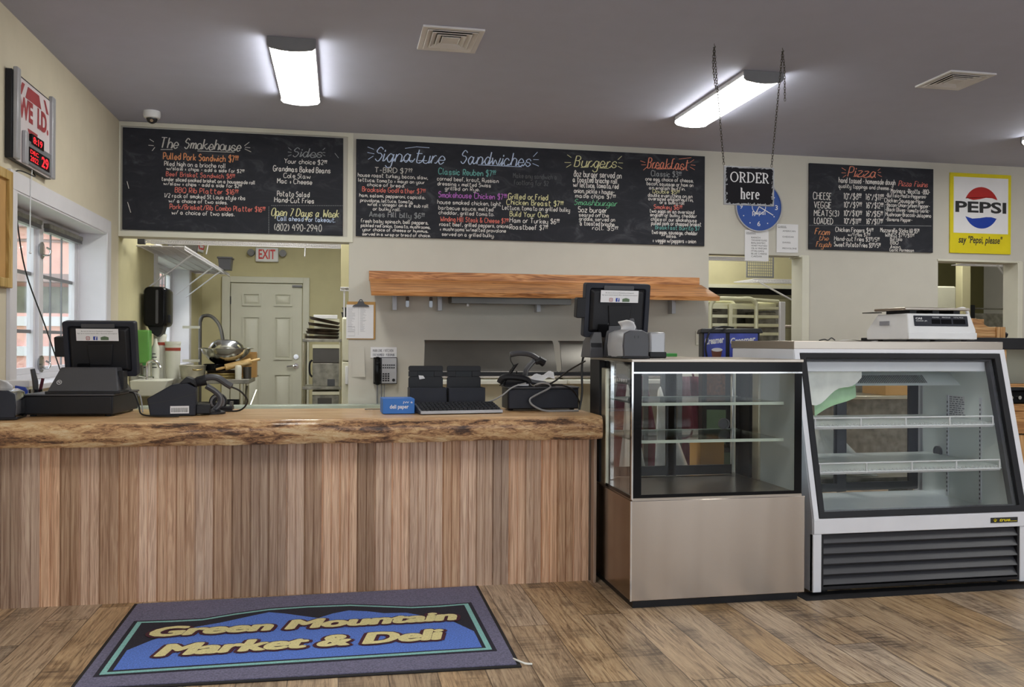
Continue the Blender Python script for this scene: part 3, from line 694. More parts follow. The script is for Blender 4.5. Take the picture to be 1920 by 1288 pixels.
P('lever', MB().tube(smooth([(-.565, 11.715, .9), (-.6, 11.71, .902), (-.68, 11.715, .893)], 4), .011), 'chrome', h)
P('deadbolt', MB(FRONT(-.565, 11.765, 1.02)).prism(circ(.032), 0, .014).prism(circ(.014, 16), .014, .03), 'chrome', r)
for z in (.3, 1.05, 1.75): P('hinge', B((-1.4, 11.752, z-.05, -1.385, 11.77, z+.05)), 'steel_dark', r)
P('closer_arm', B((-.62, 11.73, 1.93, -.49, 11.765, 1.955)), 'grey', r, bevel=.003)
# ---------------------------------------------------------------- service counter
g = MB(); pts = []; x = -1.75; i = 0
while x < 1.262:
    x1 = min(x+.0835, 1.262); m_ = (x+x1)/2
    pts += [(x, 4.308), (x+.005, 4.30), (m_-.004, 4.30), (m_-.001, 4.3055), (m_+.001, 4.3055), (m_+.004, 4.30), (x1-.005, 4.30)]
    x = x1
pts += [(1.262, 4.306), (1.262, 4.34), (-1.75, 4.34)]
t = thing('service_counter', 'long service counter faced with upright reddish fir boards, behind the blue mat', 'counter', (-.25, 4.5, 0))
P('board_front', MB().prism(pts, .0, .74), 'planks', t)
P('end_post', B((1.264, 4.25, 0, 1.279, 4.36, .745)), 'planks', t, bevel=.002)
P('end_panel', B((1.25, 4.36, 0, 1.27, 4.8, .735)), 'planks', t)
P('back_panel', B((-1.75, 4.7, 0, 1.25, 4.72, .735)), 'pine', t)
t = thing('counter_slab', 'thick live edge wooden slab with rough bark front, on top of the service counter', 'counter top', (-.2, 4.5, .733))
prof = [(4.80, .736), (4.235, .732), (4.202, .734), (4.192, .75), (4.186, .785), (4.187, .815), (4.195, .838), (4.206, .847), (4.24, .85), (4.82, .85)]
from mathutils import noise as NZ
rings = []
NX = 150
for k in range(NX+1):
    xx = -1.75 + 3.04*k/NX; rg = []
    back = 4.97 - .2*(k/NX)
    for j, (y, z) in enumerate(prof):
        if j in (0, 9): y = back
        w_ = 0 if j in (0, 9) else (1 if 2 <= j <= 6 else .35)
        a = NZ.noise((xx*1.2, j*.12, 1)); b = NZ.noise((xx*4, j*.5, 5)); c = NZ.noise((xx*13, j*1.1, 9))
        dy = w_*(.018*a+.004*b+.0025*c); dz = (w_*(.002*b+.0015*c)) if 2 <= j <= 6 else 0
        if j in (1, 2): dz += .004*NZ.noise((xx*2.1, 3, 3)) + .002*c
        if k == NX: xx += .0
        rg.append((xx + (0 if k < NX else .004*b), y+dy, z+dz))
    rings.append(rg)
P('slab', MB().loft(rings), 'slab', t, sm=50)
# ---------------------------------------------------------------- floor mat
t = thing('floor_mat', 'grey rubber edged entrance mat with blue mountain logo in front of the counter', 'mat', (-.12, 3.73, 0))
P('rubber_edge', MB(FLAT(0, 0, 0)).prism([(-.915, 3.235), (-.92, 4.262), (.68, 4.285), (.672, 3.185)], .0006, .006), 'rubber', t, bevel=.002)
P('carpet_field', MB(FLAT(0, 0, 0)).prism([(-.899, 3.252), (-.903, 4.247), (.664, 4.27), (.656, 3.203)], .004, .0095), 'matgrey', t)
arch = [(-.861, 3.985), (-.70, 3.975), (-.576, 3.975), (-.45, 4.029), (-.307, 4.072), (-.136, 4.083), (.051, 4.073), (.193, 4.03), (.323, 3.99), (.45, 3.987), (.602, 3.998)]
def inset(k):   # the framed shield, shrunk by k
    out = [(-.861+k, 3.345+k)] + [(x+(k if i == 0 else -k if i == len(arch)-1 else 0), y-k) for i, (x, y) in enumerate(arch)] + [(.608-k, 3.35+k)]
    return out
P('dark_border', MB(FLAT(0, 0, 0)).prism(inset(0), .009, .0105), 'matnavy', t)
P('teal_border', MB(FLAT(0, 0, 0)).prism(inset(.017), .0098, .0111), 'matteal', t)
P('dark_panel', MB(FLAT(0, 0, 0)).prism(inset(.038), .0104, .0117), 'matnavy', t)
P('mountains', MB(FLAT(0, 0, 0)).prism([(-.805, 3.396), (-.805, 3.605), (-.734, 3.711), (-.589, 3.85), (-.495, 3.89), (-.362, 3.97), (-.303, 4.003), (-.232, 3.97), (-.087, 3.88), (-.025, 3.935), (.044, 3.967), (.125, 3.94), (.198, 3.899), (.294, 3.889), (.482, 3.734), (.553, 3.589), (.555, 3.396)], .011, .0123), 'matblue', t)
def heavy(mb, txt, x0, x1, y, hgt, d, c):      # thick letters from overlaid shifted outlines
    for i_, (dx, dy) in enumerate([(0, 0)]+[(d*math.cos(a), .75*d*math.sin(a)) for a in [2*PI*k/12 for k in range(12)]]):
        mb.text(txt, x0+.012+dx, y+.01+dy, 1, width=x1-x0-.024, height=hgt-.02, shear=.2, c=c+.00012*i_)
    return mb
for txt, x0, x1, y, hgt in (('Green Mountain', -.76, .51, 3.733, .135), ('Market & Deli', -.69, .43, 3.497, .145)):
    P('lettering_outline', heavy(MB(FLAT(0, 0, 0)), txt, x0, x1, y, hgt, .027, .0131), 'matmaroon', t)
    P('lettering', heavy(MB(FLAT(0, 0, 0)), txt, x0, x1, y, hgt, .0115, .0151), 'matcream', t)
P('torn_corner', MB().tube(smooth([(.655, 3.26, .008), (.672, 3.215, .012), (.69, 3.2, .009), (.715, 3.205, .004)], 4), .004), 'bag', t)
# ---------------------------------------------------------------- ceiling fixtures
def light(x, y, z=2.98):
    t = thing('ceiling_light', 'x', 'ceiling light', (x, y, z-.085))
    P('base_pan', B((x-.135, y-.6, z-.03, x+.135, y+.6, z)), 'vent', t, bevel=.004)
    pr = [(-.13, 0), (-.13, -.025), (-.115, -.048), (-.06, -.062), (0, -.066), (.06, -.062), (.115, -.048), (.13, -.025), (.13, 0)]
    P('diffuser', MB(Matrix.Translation((x, y-.585, z-.012)) @ Matrix.Rotation(PI/2, 4, 'X') @ Matrix.Diagonal((1, 1, -1, 1))).prism(pr, 0, 1.17), 'lamp', t, sm=50)
    pe = [(-.138, 0), (-.138, -.05), (-.12, -.066), (-.06, -.076), (0, -.08), (.06, -.076), (.12, -.066), (.138, -.05), (.138, 0)]
    for yy in (y-.605, y+.59): P('end_cap', MB(Matrix.Translation((x, yy, z)) @ Matrix.Rotation(PI/2, 4, 'X') @ Matrix.Diagonal((1, 1, -1, 1))).prism(pe, 0, .016), 'grey', t, bevel=.002)
    return t
spots = [(-.287, 5.82, 'lit ceiling light near the dome camera, above the first menu boards'), (2.68, 5.82, 'lit ceiling light crossed by the chains of the hanging sign'), (5.79, 5.82, 'lit ceiling light over the yellow sign, cut by the picture edge'),
    (-.287, 2.3, 'unseen added ceiling light over the shop floor in front of the mat'), (2.68, 2.3, 'unseen added ceiling light over the shop floor in front of the glass cases'), (5.79, 2.3, 'unseen added ceiling light over the shop floor near the wooden hutch'),  # unseen row, added to light the counter front
    (-.5, 9.6, 'unseen ceiling light over the kitchen prep table'), (-.5, 8.3, 'unseen ceiling light over the wire shelf behind the header'), (3.9, 8.7, 'unseen ceiling light over the pan rack'), (6.9, 9.0, 'unseen ceiling light over the back room shelf')]  # unseen fixtures, more of them put in to brighten the kitchen
L0 = light(spots[0][0], spots[0][1]); L0['label'] = spots[0][2]; L0['group'] = 'ceiling lights'
for x, y, lb in spots[1:]:
    c = copy_tree(L0); c.location = (x, y, L0.location.z); c['label'] = lb
def vent(x, y, w, d, label):
    t = thing('ceiling_vent', label, 'vent', (x, y, 2.955))
    m_ = frame((x, y, 2.98), (1, 0, 0), (0, -1, 0))
    P('vent_frame', MB(m_).ring([(a*w/2, b*d/2) for a, b in ((1, 1), (-1, 1), (-1, -1), (1, -1))], [(a*(w/2-.03), b*(d/2-.03)) for a, b in ((1, 1), (-1, 1), (-1, -1), (1, -1))], 0, .012), 'vent', t, bevel=.002)
    P('dark_cavity', MB(m_).prism([(a*(w/2-.03), b*(d/2-.03)) for a, b in ((1, 1), (-1, 1), (-1, -1), (1, -1))], .0005, .002), 'charcoal', t)
    for k in range(4):
        f0 = 1-.21*k; a0 = (w/2-.03)*f0; b0 = (d/2-.03)*f0; q = .038*(1-.1*k)
        rg = [[(sx*(a0-o), sy*(b0-o), c) for sx, sy in ((1, 1), (-1, 1), (-1, -1), (1, -1))] for o, c in ((0, .014), (q*.75, .003), (q*.75+.004, .004), (.004, .017))]
        P('vent_cone', MB(m_).loft(rg+[rg[0]], False), 'vent', t)
    P('center_plate', MB(m_).prism([(a*.05, b*.05) for a, b in ((1, 1), (-1, 1), (-1, -1), (1, -1))], .004, .014), 'vent', t, bevel=.002)
    return t
vent(.618, 5.045, .35, .39, 'square ceiling vent above the signature sandwiches menu')
vent(4.0, 5.12, .335, .36, 'square ceiling vent above the pizza menu')
t = thing('dome_camera', 'small white dome security camera on the ceiling above the smokehouse menu', 'camera', (-1.43, 7.12, 2.9))
P('housing', MB(Matrix.Translation((-1.43, 7.12, 2.98)) @ Matrix.Rotation(PI, 4, 'X')).lathe([(.062, 0), (.064, .03), (.058, .05), (.05, .055)]), 'white', t)
P('dome', MB().ball((-1.43, 7.12, 2.928), .042), 'domeglass', t)
P('lens', MB().cyl((-1.425, 7.085, 2.905), (-1.424, 7.078, 2.9), .012), 'chrome', t)
# ---------------------------------------------------------------- chalk menus
def menu(name, label, x0, z0, w, h, lines, marks, dots):
    t = thing(name, label, 'menu board', (x0+w/2, 7.465, z0))
    P('board', B((x0, 7.458, z0, x0+w, 7.478, z0+h)), 'chalkboard', t, bevel=.002)
    kinds = {'h': ('chalk_heading', .0105), 'i': ('chalk_item_name', .0072), 't': ('chalk_line', .0066)}
    for txt, x, z, wd, cap, c, k in lines:
        nm, w_ = kinds[k]
        mb = MB(FRONT(x0, 7.4565, z0))
        mb.hand(txt, x, z, wd, cap*.92, max(.0048, min(w_, cap*.13)), slant=.24 if k == 'h' else .04, contrast=.4 if k == 'h' else 0, script=k == 'h')
        P(nm, mb, 'chalk_'+c, t)
    by = {}
    for m_ in marks: by.setdefault(m_[0], []).append(m_[1:])
    for c, l in by.items():
        for a in l: P('chalk_flourish', MB(FRONT(x0, 7.4563, z0)).ribbon([(a[0], a[1]), (a[2], a[3])], .005), 'chalk_'+c, t)
    for d in dots:
        mb = MB(FRONT(x0, 7.4563, z0)); n = d[5] or 1
        for k in range(n):
            u0, u1 = (k+.2)/n, (k+.75)/n
            if d[5] == 0: u0, u1 = 0, 1
            mb.ribbon([(d[1]+(d[3]-d[1])*u0, d[2]+(d[4]-d[2])*u0), (d[1]+(d[3]-d[1])*u1, d[2]+(d[4]-d[2])*u1)], .0045)
        P('chalk_rule', mb, 'chalk_g', t)
    return t
menu('menu_board', 'black chalkboard headed The Smokehouse and Sides, over the kitchen pass-through', -1.718, 2.108, 1.735, .818, MENU_SMOKEHOUSE, MARKS_SMOKEHOUSE, DOTS_SMOKEHOUSE)
menu('menu_board', 'wide black chalkboard headed Signature Sandwiches, Burgers and Breakfast', .124, 2.108, 3.129, .817, MENU_SANDWICHES, MARKS_SANDWICHES, [])
menu('menu_board', 'black chalkboard headed Pizza between the blue clock and the yellow sign', 4.294, 2.107, 1.305, .805, MENU_PIZZA, MARKS_PIZZA, DOTS_PIZZA)
# ---------------------------------------------------------------- yellow sign
t = thing('metal_sign', 'yellow framed metal advertising sign with a red and blue globe emblem', 'sign', (6.125, 7.46, 2.112))
P('plate', B((5.787, 7.462, 2.112, 6.463, 7.478, 2.89)), 'yellow', t, bevel=.002)
P('white_panel', B((5.823, 7.4595, 2.308, 6.428, 7.463, 2.852)), 'paper', t)
fm = FRONT(6.128, 7.459, 2.575)
up = [(-.175, .075)] + [(.19*math.cos(a), .19*math.sin(a)-.005) for a in [PI-.4-(PI-.8)*i/16 for i in range(17)]] + [(.175, .063), (.12, .08), (.05, .083), (-.02, .066), (-.09, .056)]
P('emblem', MB(fm).prism(up, 0, .0012), 'pred', t, 'red upper half of the emblem')
dn = [(-.178, -.105), (-.1, -.125), (-.02, -.118), (.05, -.106), (.11, -.105), (.175, -.12)] + [(.19*math.cos(a), .19*math.sin(a)-.03) for a in [-.5-(PI-1.0)*i/16 for i in range(17)]]
P('emblem', MB(fm).prism(dn, 0, .0012), 'pblue', t, 'blue lower half of the emblem')
P('brand_lettering', MB(fm).text('PEPSI', -.288, -.068, 1, width=.565, height=.11, bold=.03, c=.0016), 'ink', t)
P('slogan', MB(fm).text('say "Pepsi, please"', -.25, -.385, 1, width=.49, height=.092, bold=.022, shear=.2, c=-.0022), 'ink', t)
# ---------------------------------------------------------------- clock, notices
t = thing('wall_clock', 'round blue wall clock partly hidden behind the hanging order sign', 'clock', (3.785, 7.44, 2.255))
fm = FRONT(3.785, 7.478, 2.485)
P('rim', MB(fm).ring(circ(.232, 48), circ(.222, 48), 0, .03), 'silver', t)
P('face', MB(fm).prism(circ(.224, 48), 0, .022), 'clockblue', t)
P('clock_lettering', MB(fm).text('pepsi', 0, -.088, 1, width=.13, height=.055, bold=.004, c=.0225, align='CENTER'), 'paper', t)
for s_, x_, z_, w_ in (('6', 0, -.18, .03), ('3', .175, -.025, .028), ('9', -.175, -.025, .028), ('12', 0, .15, .05)): P('numeral', MB(fm).text(s_, x_, z_, 1, width=w_, height=.045, bold=.01, c=.0225, align='CENTER'), 'paper', t)
for k in range(12):
    if k % 3: a = PI/6*k; P('hour_dot', MB(fm).prism(circ(.006, 8, .175*math.sin(a), .175*math.cos(a)), .022, .0232), 'paper', t)
for nm, a, L_ in (('hour_hand', math.radians(208), .1), ('minute_hand', math.radians(118), .16)):
    P(nm, MB(fm).ribbon([(0, 0), (L_*math.sin(a), L_*math.cos(a))], .008, .026), 'white', t)
P('center_ring', MB(fm).ring(circ(.07, 32), circ(.064, 32), .022, .0232), 'paper', t)
def notice(x0, z0, x1, z1, title, rows, label, y=7.476):
    t = thing('paper_notice', label, 'notice', ((x0+x1)/2, y, z0), 'notices below the clock')
    P('sheet', B((x0, y-.004, z0, x1, y-.001, z1)), 'paper', t)
    mb = MB(FRONT(x0, y-.0045, z1)); w, h = x1-x0, z1-z0
    mb.text(title, w*.05, -h*.115, 1, width=w*.4, height=h*.05); mb.ribbon([(w*.05, -h*.13), (w*.46, -h*.13)], .003)
    for k, rtx in enumerate(rows): mb.text(rtx, w*.27, -h*(.27+k*.62/max(len(rows)-1, 1)*.98), 1, width=w*min(.66, .075*len(rtx)), height=h*.055)
    P('print', mb, 'ink', t); return t
notice(3.655, 1.985, 3.892, 2.27, 'DRESSINGS:', ['RANCH', 'THOUSAND ISLAND', 'BALSAMIC', 'HONEY MUSTARD', 'OIL & VINEGAR', 'ITALIAN', 'BLUE CHEESE', 'CAESAR'], 'white paper notice listing salad dressings straight below the blue clock')
notice(3.973, 2.07, 4.19, 2.335, 'CHEESE:', ['AMERICAN', 'CHEDDAR', 'SWISS', 'PROVOLONE'], 'white paper notice listing four cheeses, hung beside the blue clock')
# ---------------------------------------------------------------- hanging order sign
t = thing('hanging_sign', 'dark sign reading ORDER here hung on two chains from the ceiling', 'sign', (2.37, 4.8, 2.035))
fm = FRONT(2.37, 4.79, 2.15)
ed = []; N_ = 90
for k in range(N_):                              # ragged distressed outline
    p_ = k/N_*4; s_ = int(p_); u = p_-s_; c_ = [(-.158, -.115), (.158, -.115), (.158, .112), (-.158, .112)]
    a, b = c_[s_], c_[(s_+1) % 4]; q = rnd.uniform(-.004, .004); ed.append((a[0]+(b[0]-a[0])*u+q, a[1]+(b[1]-a[1])*u+q))
P('panel', B((2.21, 4.791, 2.034, 2.53, 4.803, 2.263)), 'silver', t, bevel=.002)
P('dark_face', MB(fm).prism([(x*.94, y*.93) for x, y in ed], 0, .0015), 'signblack', t)
mb = MB(fm)
for k in range(110):
    s_ = k % 4; u = rnd.uniform(-1, 1); d_ = rnd.uniform(.9, 1.0)
    x_, y_ = (u*.155, d_*.113*(1 if s_ == 0 else -1)) if s_ < 2 else (d_*.157*(1 if s_ == 2 else -1), u*.112)
    mb.prism(circ(rnd.uniform(.0015, .005), 6, x_, y_), .001, .0022)
P('edge_wear', mb, 'silver', t)
def serif(mb, txt, x, y, w, cap, th_):
    G = {'O': ([circ(1, 24)], 7, None)}
    adv = 0; widths = {'O': 6.6, 'R': 5.6, 'D': 6.4, 'E': 5.0, 'h': 4.8, 'e': 4.0, 'r': 3.6}
    tot = sum(widths[c]+.7 for c in txt)-.7; sx = w/tot; sy = cap/7; cx = x
    for c in txt:
        wd = widths[c]; L = lambda pts, t=th_, k=.45: mb.ribbon([(cx+p[0]*sx, y+p[1]*sy) for p in pts], t, .0022+.0001*rnd.randrange(12), k)
        arc = lambda px, py, ra, rb, a0, a1, n=20: [(px+ra*math.cos(a0+(a1-a0)*i/n), py+rb*math.sin(a0+(a1-a0)*i/n)) for i in range(n+1)]
        sf = lambda px, py, q=1.1: mb.ribbon([(cx+(px-q)*sx, y+py*sy), (cx+(px+q)*sx, y+py*sy)], th_*.55, .0022+.0001*rnd.randrange(12))
        if c == 'O': L(arc(3.3, 3.5, 2.9, 3.4, 0, 2*PI, 36))
        if c == 'D': L([(1.2, .2), (1.2, 6.8)]); L([(1.2, 6.8)]+arc(2.6, 3.5, 3.2, 3.3, PI/2, -PI/2)+[(1.2, .2)]); sf(.8, 0, .8); sf(.8, 7, .8)
        if c == 'R': L([(1.2, .2), (1.2, 6.8)]); L([(1.2, 6.8)]+arc(2.6, 5.1, 1.9, 1.7, PI/2, -PI/2)+[(1.2, 3.4)]); L([(2.6, 3.4), (4.6, .2)]); sf(1.2, 0); sf(.8, 7, .8); sf(5, 0, .7)
        if c == 'E': L([(1.2, .2), (1.2, 6.8)]); sf(2.5, 0, 2.3); sf(2.5, 7, 2.3); sf(2.2, 3.6, 1); L([(4.7, 0), (4.8, 1.7)]); L([(4.6, 7), (4.6, 5.6)]); L([(3.3, 2.8), (3.3, 4.4)], th_*.6)
        if c == 'h': L([(1.1, .2), (1.1, 7)]); L([(1.1, 3.4)]+arc(2.5, 3.2, 1.2, 1.2, PI*.8, 0)+[(3.7, .2)]); sf(1.1, 0, .9); sf(3.7, 0, .9); sf(.7, 6.9, .5)
        if c == 'r': L([(1.1, .2), (1.1, 4.4)]); L([(1.1, 3)]+arc(2.3, 3.2, 1.1, 1.2, PI*.8, PI*.25)); sf(1.1, 0, .9); sf(.7, 4.4, .5)
        if c == 'e': L([(.6, 2.6), (3.4, 2.6)], th_*.6, 0); L([(3.4, 2.6)]+arc(2, 2.3, 1.5, 2.1, .15, 2*PI-.75, 26))
        cx += (wd+.7)*sx
mb = MB(fm); serif(mb, 'ORDER', -.122, .02, .245, .058, .009); serif(mb, 'here', -.058, -.078, .122, .064, .0095)
P('lettering', mb, 'paper', t)
def chain(pts, nl=None):
    mb = MB(); pl = [Vector(p) for p in smooth(pts, 6)] if len(pts) > 2 else [Vector(p) for p in pts]
    tot = sum((b-a).length for a, b in zip(pl, pl[1:])); step = .0165; d = 0; seg = 0; pos = []
    acc = [0]
    for a, b in zip(pl, pl[1:]): acc.append(acc[-1]+(b-a).length)
    n = int(tot/step)
    for k in range(n):
        s_ = (k+.5)*step
        while acc[seg+1] < s_: seg += 1
        u = (s_-acc[seg])/(acc[seg+1]-acc[seg]); p = pl[seg].lerp(pl[seg+1], u); tg = (pl[seg+1]-pl[seg]).normalized()
        sd = Vector((1, 0, 0)) if k % 2 else Vector((.1, 1, 0)); sd = (sd-tg*sd.dot(tg)).normalized()
        mb.tube([p+tg*(.0115*math.cos(a))+sd*(.0055*math.sin(a)) for a in [2*PI*i/10 for i in range(10)]], .0017, 4, True)
    return mb
P('chain', chain([(2.15, 4.805, 2.96), (2.175, 4.802, 2.66), (2.212, 4.798, 2.265)]), 'steel_dark', t)
P('chain', chain([(2.578, 4.79, 2.96), (2.555, 4.795, 2.7), (2.515, 4.798, 2.265)]), 'steel_dark', t)
P('chain_tail', chain([(2.15, 4.805, 2.96), (2.142, 4.80, 2.85), (2.158, 4.795, 2.7)]), 'steel_dark', t)
P('chain_tail', chain([(2.578, 4.79, 2.96), (2.588, 4.785, 2.85), (2.59, 4.78, 2.65)]), 'steel_dark', t)
for x, y in ((2.15, 4.805), (2.578, 4.79)): P('ceiling_hook', MB().tube(smooth([(x, y, 2.982), (x, y, 2.972), (x+.008, y, 2.962), (x, y, 2.953), (x-.008, y, 2.958)], 4), .002, 6), 'steel_dark', t)
# ---------------------------------------------------------------- left wall: lit age sign, framed board, cords
t = thing('age_check_sign', 'silver framed sign reading WE I.D. with red digital numbers on the side wall', 'sign', (-1.72, 5.375, 2.178))
P('back_box', B((-1.748, 5.05, 2.182, -1.715, 5.70, 2.655)), 'black', t, bevel=.003)
for y0, y1 in ((5.062, 5.115), (5.64, 5.7)): P('side_rail', B((-1.715, y0, 2.182, -1.69, y1, 2.672)), 'silver', t, bevel=.006)
P('poster', B((-1.716, 5.115, 2.182, -1.708, 5.64, 2.64)), 'wpale', t)
fm = LEFTW(-1.7075, 5.13, 2.19)
P('message', MB(fm).text('WE  I.D.', .0, .235, 1, width=.485, height=.12, bold=.05, c=.0006), 'wred', t)
P('emblem', MB(fm).prism([(.0, .36), (.05, .43), (.09, .43), (.04, .36)], 0, .0008).prism([(.1, .36), (.14, .43), (.32, .43), (.36, .36)], 0, .0008).prism([(.4, .43), (.43, .43), (.49, .36), (.45, .36)], 0, .0008), 'wred', t)
P('badge', MB(fm).prism([(.14, .2), (.3, .2), (.28, .15), (.22, .125), (.16, .15)], 0, .0008), 'wred', t)
P('lower_frame', MB(fm).prism([(.07, .0), (.51, .0), (.51, .13), (.07, .13)], 0, .012), 'grey', t, bevel=.003)
P('lower_rail', MB(fm).prism([(.05, -.01), (.1, -.01), (.1, .17), (.05, .17)], 0, .02), 'silver', t, bevel=.004)
P('display', MB(fm).prism([(.16, .118), (.36, .118), (.36, .175), (.16, .175)], .0, .016), 'blackgloss', t)
P('display', MB(fm).prism([(.12, .015), (.46, .015), (.46, .095), (.12, .095)], .0, .016), 'blackgloss', t)
P('digits', MB(fm).text('8:19', .18, .127, 1, width=.15, height=.038, bold=.01, c=.0165), 'led', t)
P('digits', MB(fm).text('29', .32, .022, 1, width=.12, height=.062, bold=.02, c=.0165).text('DEC', .135, .062, 1, width=.13, height=.022, c=.0165).text('2022', .135, .022, 1, width=.13, height=.028, c=.0165), 'led', t)
t = thing('framed_board', 'wooden framed board cut off at the picture edge beside the shop window', 'board', (-1.73, 4.75, 1.49))
P('frame', MB(LEFTW(-1.748, 4.75, 1.8)).ring([(.34, .31), (-.34, .31), (-.34, -.31), (.34, -.31)], [(.29, .26), (-.29, .26), (-.29, -.26), (.29, -.26)], 0, .03), 'oak', t, bevel=.004)
P('panel', MB(LEFTW(-1.748, 4.75, 1.8)).prism([(.3, .27), (-.3, .27), (-.3, -.27), (.3, -.27)], 0, .012), 'cardboard', t)
tag(P('power_cord', MB().tube(smooth([(-1.738, 5.45, 2.178), (-1.72, 5.42, 2.15), (-1.735, 5.2, 2.14), (-1.74, 5.12, 2.05), (-1.735, 5.18, 1.9), (-1.725, 5.3, 1.6), (-1.715, 5.6, 1.3), (-1.7, 5.85, 1.02)], 5), .004), 'cable'), 'black power cord trailing from the silver age sign down past the shop window', 'cord')
tag(P('pull_cord', MB().tube([(-1.72, 5.38, 2.18), (-1.728, 5.38, 1.99), (-1.728, 5.381, 1.72)], .003).ball((-1.728, 5.381, 1.71), .008, 6), 'white'), 'thin white pull cord hanging in front of the shop window', 'cord')
# ---------------------------------------------------------------- things on the counter
def rot_at(x, y, z, rz=0, tx=0): return Matrix.Translation((x, y, z)) @ Matrix.Rotation(rz, 4, 'Z') @ Matrix.Rotation(tx, 4, 'X')
def XZ(m): return m @ Matrix(((1, 0, 0, 0), (0, 0, -1, 0), (0, 1, 0, 0), (0, 0, 0, 1)))   # sheet (x, z) with depth to the viewer
def sticker(m, t):
    P('notice_sticker', MB(m).prism([(-.1, -.03), (.1, -.03), (.1, .03), (-.1, .03)], 0, .0008), 'paper', t, 'pale paper sticker')
    s = t.children[-1]
    mb = MB(m); mb.text('Be sure to visit us on Facebook and Instagram!', 0, .014, 1, width=.15, height=.0065, c=.0012, align='CENTER'); mb.text('Sign up to receive special offers, discounts and coupons!', 0, .003, 1, width=.188, height=.0065, c=.0012, align='CENTER')
    P('print', mb, 'ink', s)
    P('icon', MB(m).ring(rrect(.018, .018, .004, 3, -.045, -.017), rrect(.013, .013, .003, 3, -.045, -.017), .0008, .0012).ring(circ(.004, 24, -.045, -.017), circ(.0025, 24, -.045, -.017), .0008, .0012), 'wred', s, 'red camera icon')
    P('icon', MB(m).prism(rrect(.02, .018, .001, 2, -.01, -.017), .0008, .0011), 'pblue', s, 'blue square icon')
    P('icon_letter', MB(m).text('f', -.012, -.026, 1, width=.008, height=.017, bold=.03, c=.0013), 'paper', s)
    P('logo', MB(m).prism([(.015, -.026), (.053, -.026), (.053, -.012), (.044, -.009), (.034, -.0065), (.024, -.009), (.015, -.012)], .0008, .0011), 'greenwash', s)
def pos_screen(t, x, y, z, rz, tilt, w=.345, h=.275):
    """z is the lower edge; the back of the screen faces the room"""
    m = XZ(rot_at(x, y, z, rz, tilt)) @ Matrix.Translation((0, h/2, 0))
    s = P('screen_housing', MB(m).prism(rrect(w, h, .012), -.035, .0).ring(rrect(w, h, .012), rrect(w-.05, h-.05, .012), 0, .012), 'navyblack', t, bevel=.004)
    P('back_shell', MB(m).loft([[(a, b, 0) for a, b in rrect(w-.05, h-.05, .012)], [(a*.88, b*.86, .022) for a, b in rrect(w-.05, h-.05, .012)]]), 'black', s, bevel=.003)
    P('top_vent', MB(m).prism(rrect(w*.46, .02, .004, 3, .0, h/2-.02), .012, .02), 'charcoal', s)
    P('back_channel', MB(m).prism([(-w*.13, -h*.28), (w*.17, -h*.28), (w*.2, h*.1), (-w*.16, h*.1)], .02, .03), 'black', s, bevel=.003)
    P('card_reader', MB(m).prism(rrect(.05, .1, .008, 4, -w/2-.018, .01), -.03, .012), 'black', t, bevel=.004)
    P('port_bay', MB(m).prism(rrect(.055, .06, .004, 3, -w*.22, -h*.36), .01, .034), 'blackgloss', s)
    sticker(m @ Matrix.Translation((.0, h/2-.062, .0315)), t)
    return m
SZ = .852
# register by the window
t = thing('cash_drawer', 'black cash drawer under the screen and printer beside the shop window', 'cash drawer', (-1.25, 4.66, SZ), rz=-.07)
m = rot_at(-1.25, 4.66, SZ, -.07)
P('body', MB(m).box((-.2, -.19, .008), (.2, .21, .098)), 'black', t, bevel=.004)
P('top_plate', MB(m).box((-.205, -.195, .098), (.205, .215, .106)), 'charcoal', t, bevel=.002)
P('drawer_front', MB(m).box((-.195, -.197, .012), (.195, -.189, .094)), 'black', t, bevel=.003)
for a in (-.17, .17):
    for b in (-.16, .18): P('foot', MB(m).cyl((a, b, 0), (a, b, .009), .014, 12), 'rubber', t)
t = thing('receipt_printer', 'charcoal machine with sloping front and silver round mark, on the cash drawer by the window', 'printer', (-1.2, 4.53, SZ+.106))
hp = XZ(rot_at(-1.2, 4.53, SZ+.106, -.04))
P('body', MB(hp).loft([[(-.16, .012, .055), (.16, .012, .055), (.16, .012, -.08), (-.16, .012, -.08)], [(-.118, .125, .0), (.135, .125, .0), (.14, .125, -.08), (-.118, .125, -.08)]]), 'charcoal', t, bevel=.005)
P('base', MB(hp).box((-.168, 0, -.1), (.168, .013, .062)), 'black', t, bevel=.002)
P('paper_slot', MB(hp).box((.142, .02, -.075), (.168, .108, .0)), 'black', t, bevel=.003)
sl = rot_at(-1.2, 4.53, SZ+.106, -.04) @ Matrix.Translation((-.112, -.036, .055)) @ Matrix.Rotation(-math.atan2(.055, .113), 4, 'X')
lg = XZ(sl)
P('round_mark', MB(lg).ring(circ(.0115, 24), circ(.0095, 24), 0, .0015).text('hp', 0, -.005, 1, width=.012, height=.012, shear=.3, bold=.02, c=.001, align='CENTER'), 'paper', t, 'silver round mark')
t = thing('register_screen', 'black register screen with pale sticker on its back, by the shop window', 'register screen', (-1.16, 4.67, SZ+.106), rz=.0)
P('stand', MB().loft([[(-1.27, 4.6, SZ+.106), (-1.06, 4.6, SZ+.106), (-1.06, 4.83, SZ+.106), (-1.27, 4.83, SZ+.106)], [(-1.24, 4.66, SZ+.2), (-1.1, 4.66, SZ+.2), (-1.1, 4.76, SZ+.2), (-1.24, 4.76, SZ+.2)], [(-1.22, 4.65, SZ+.27), (-1.11, 4.65, SZ+.27), (-1.11, 4.7, SZ+.27), (-1.22, 4.7, SZ+.27)]]), 'charcoal', t, bevel=.004)
pos_screen(t, -1.165, 4.67, SZ+.185, -.1, math.radians(10))
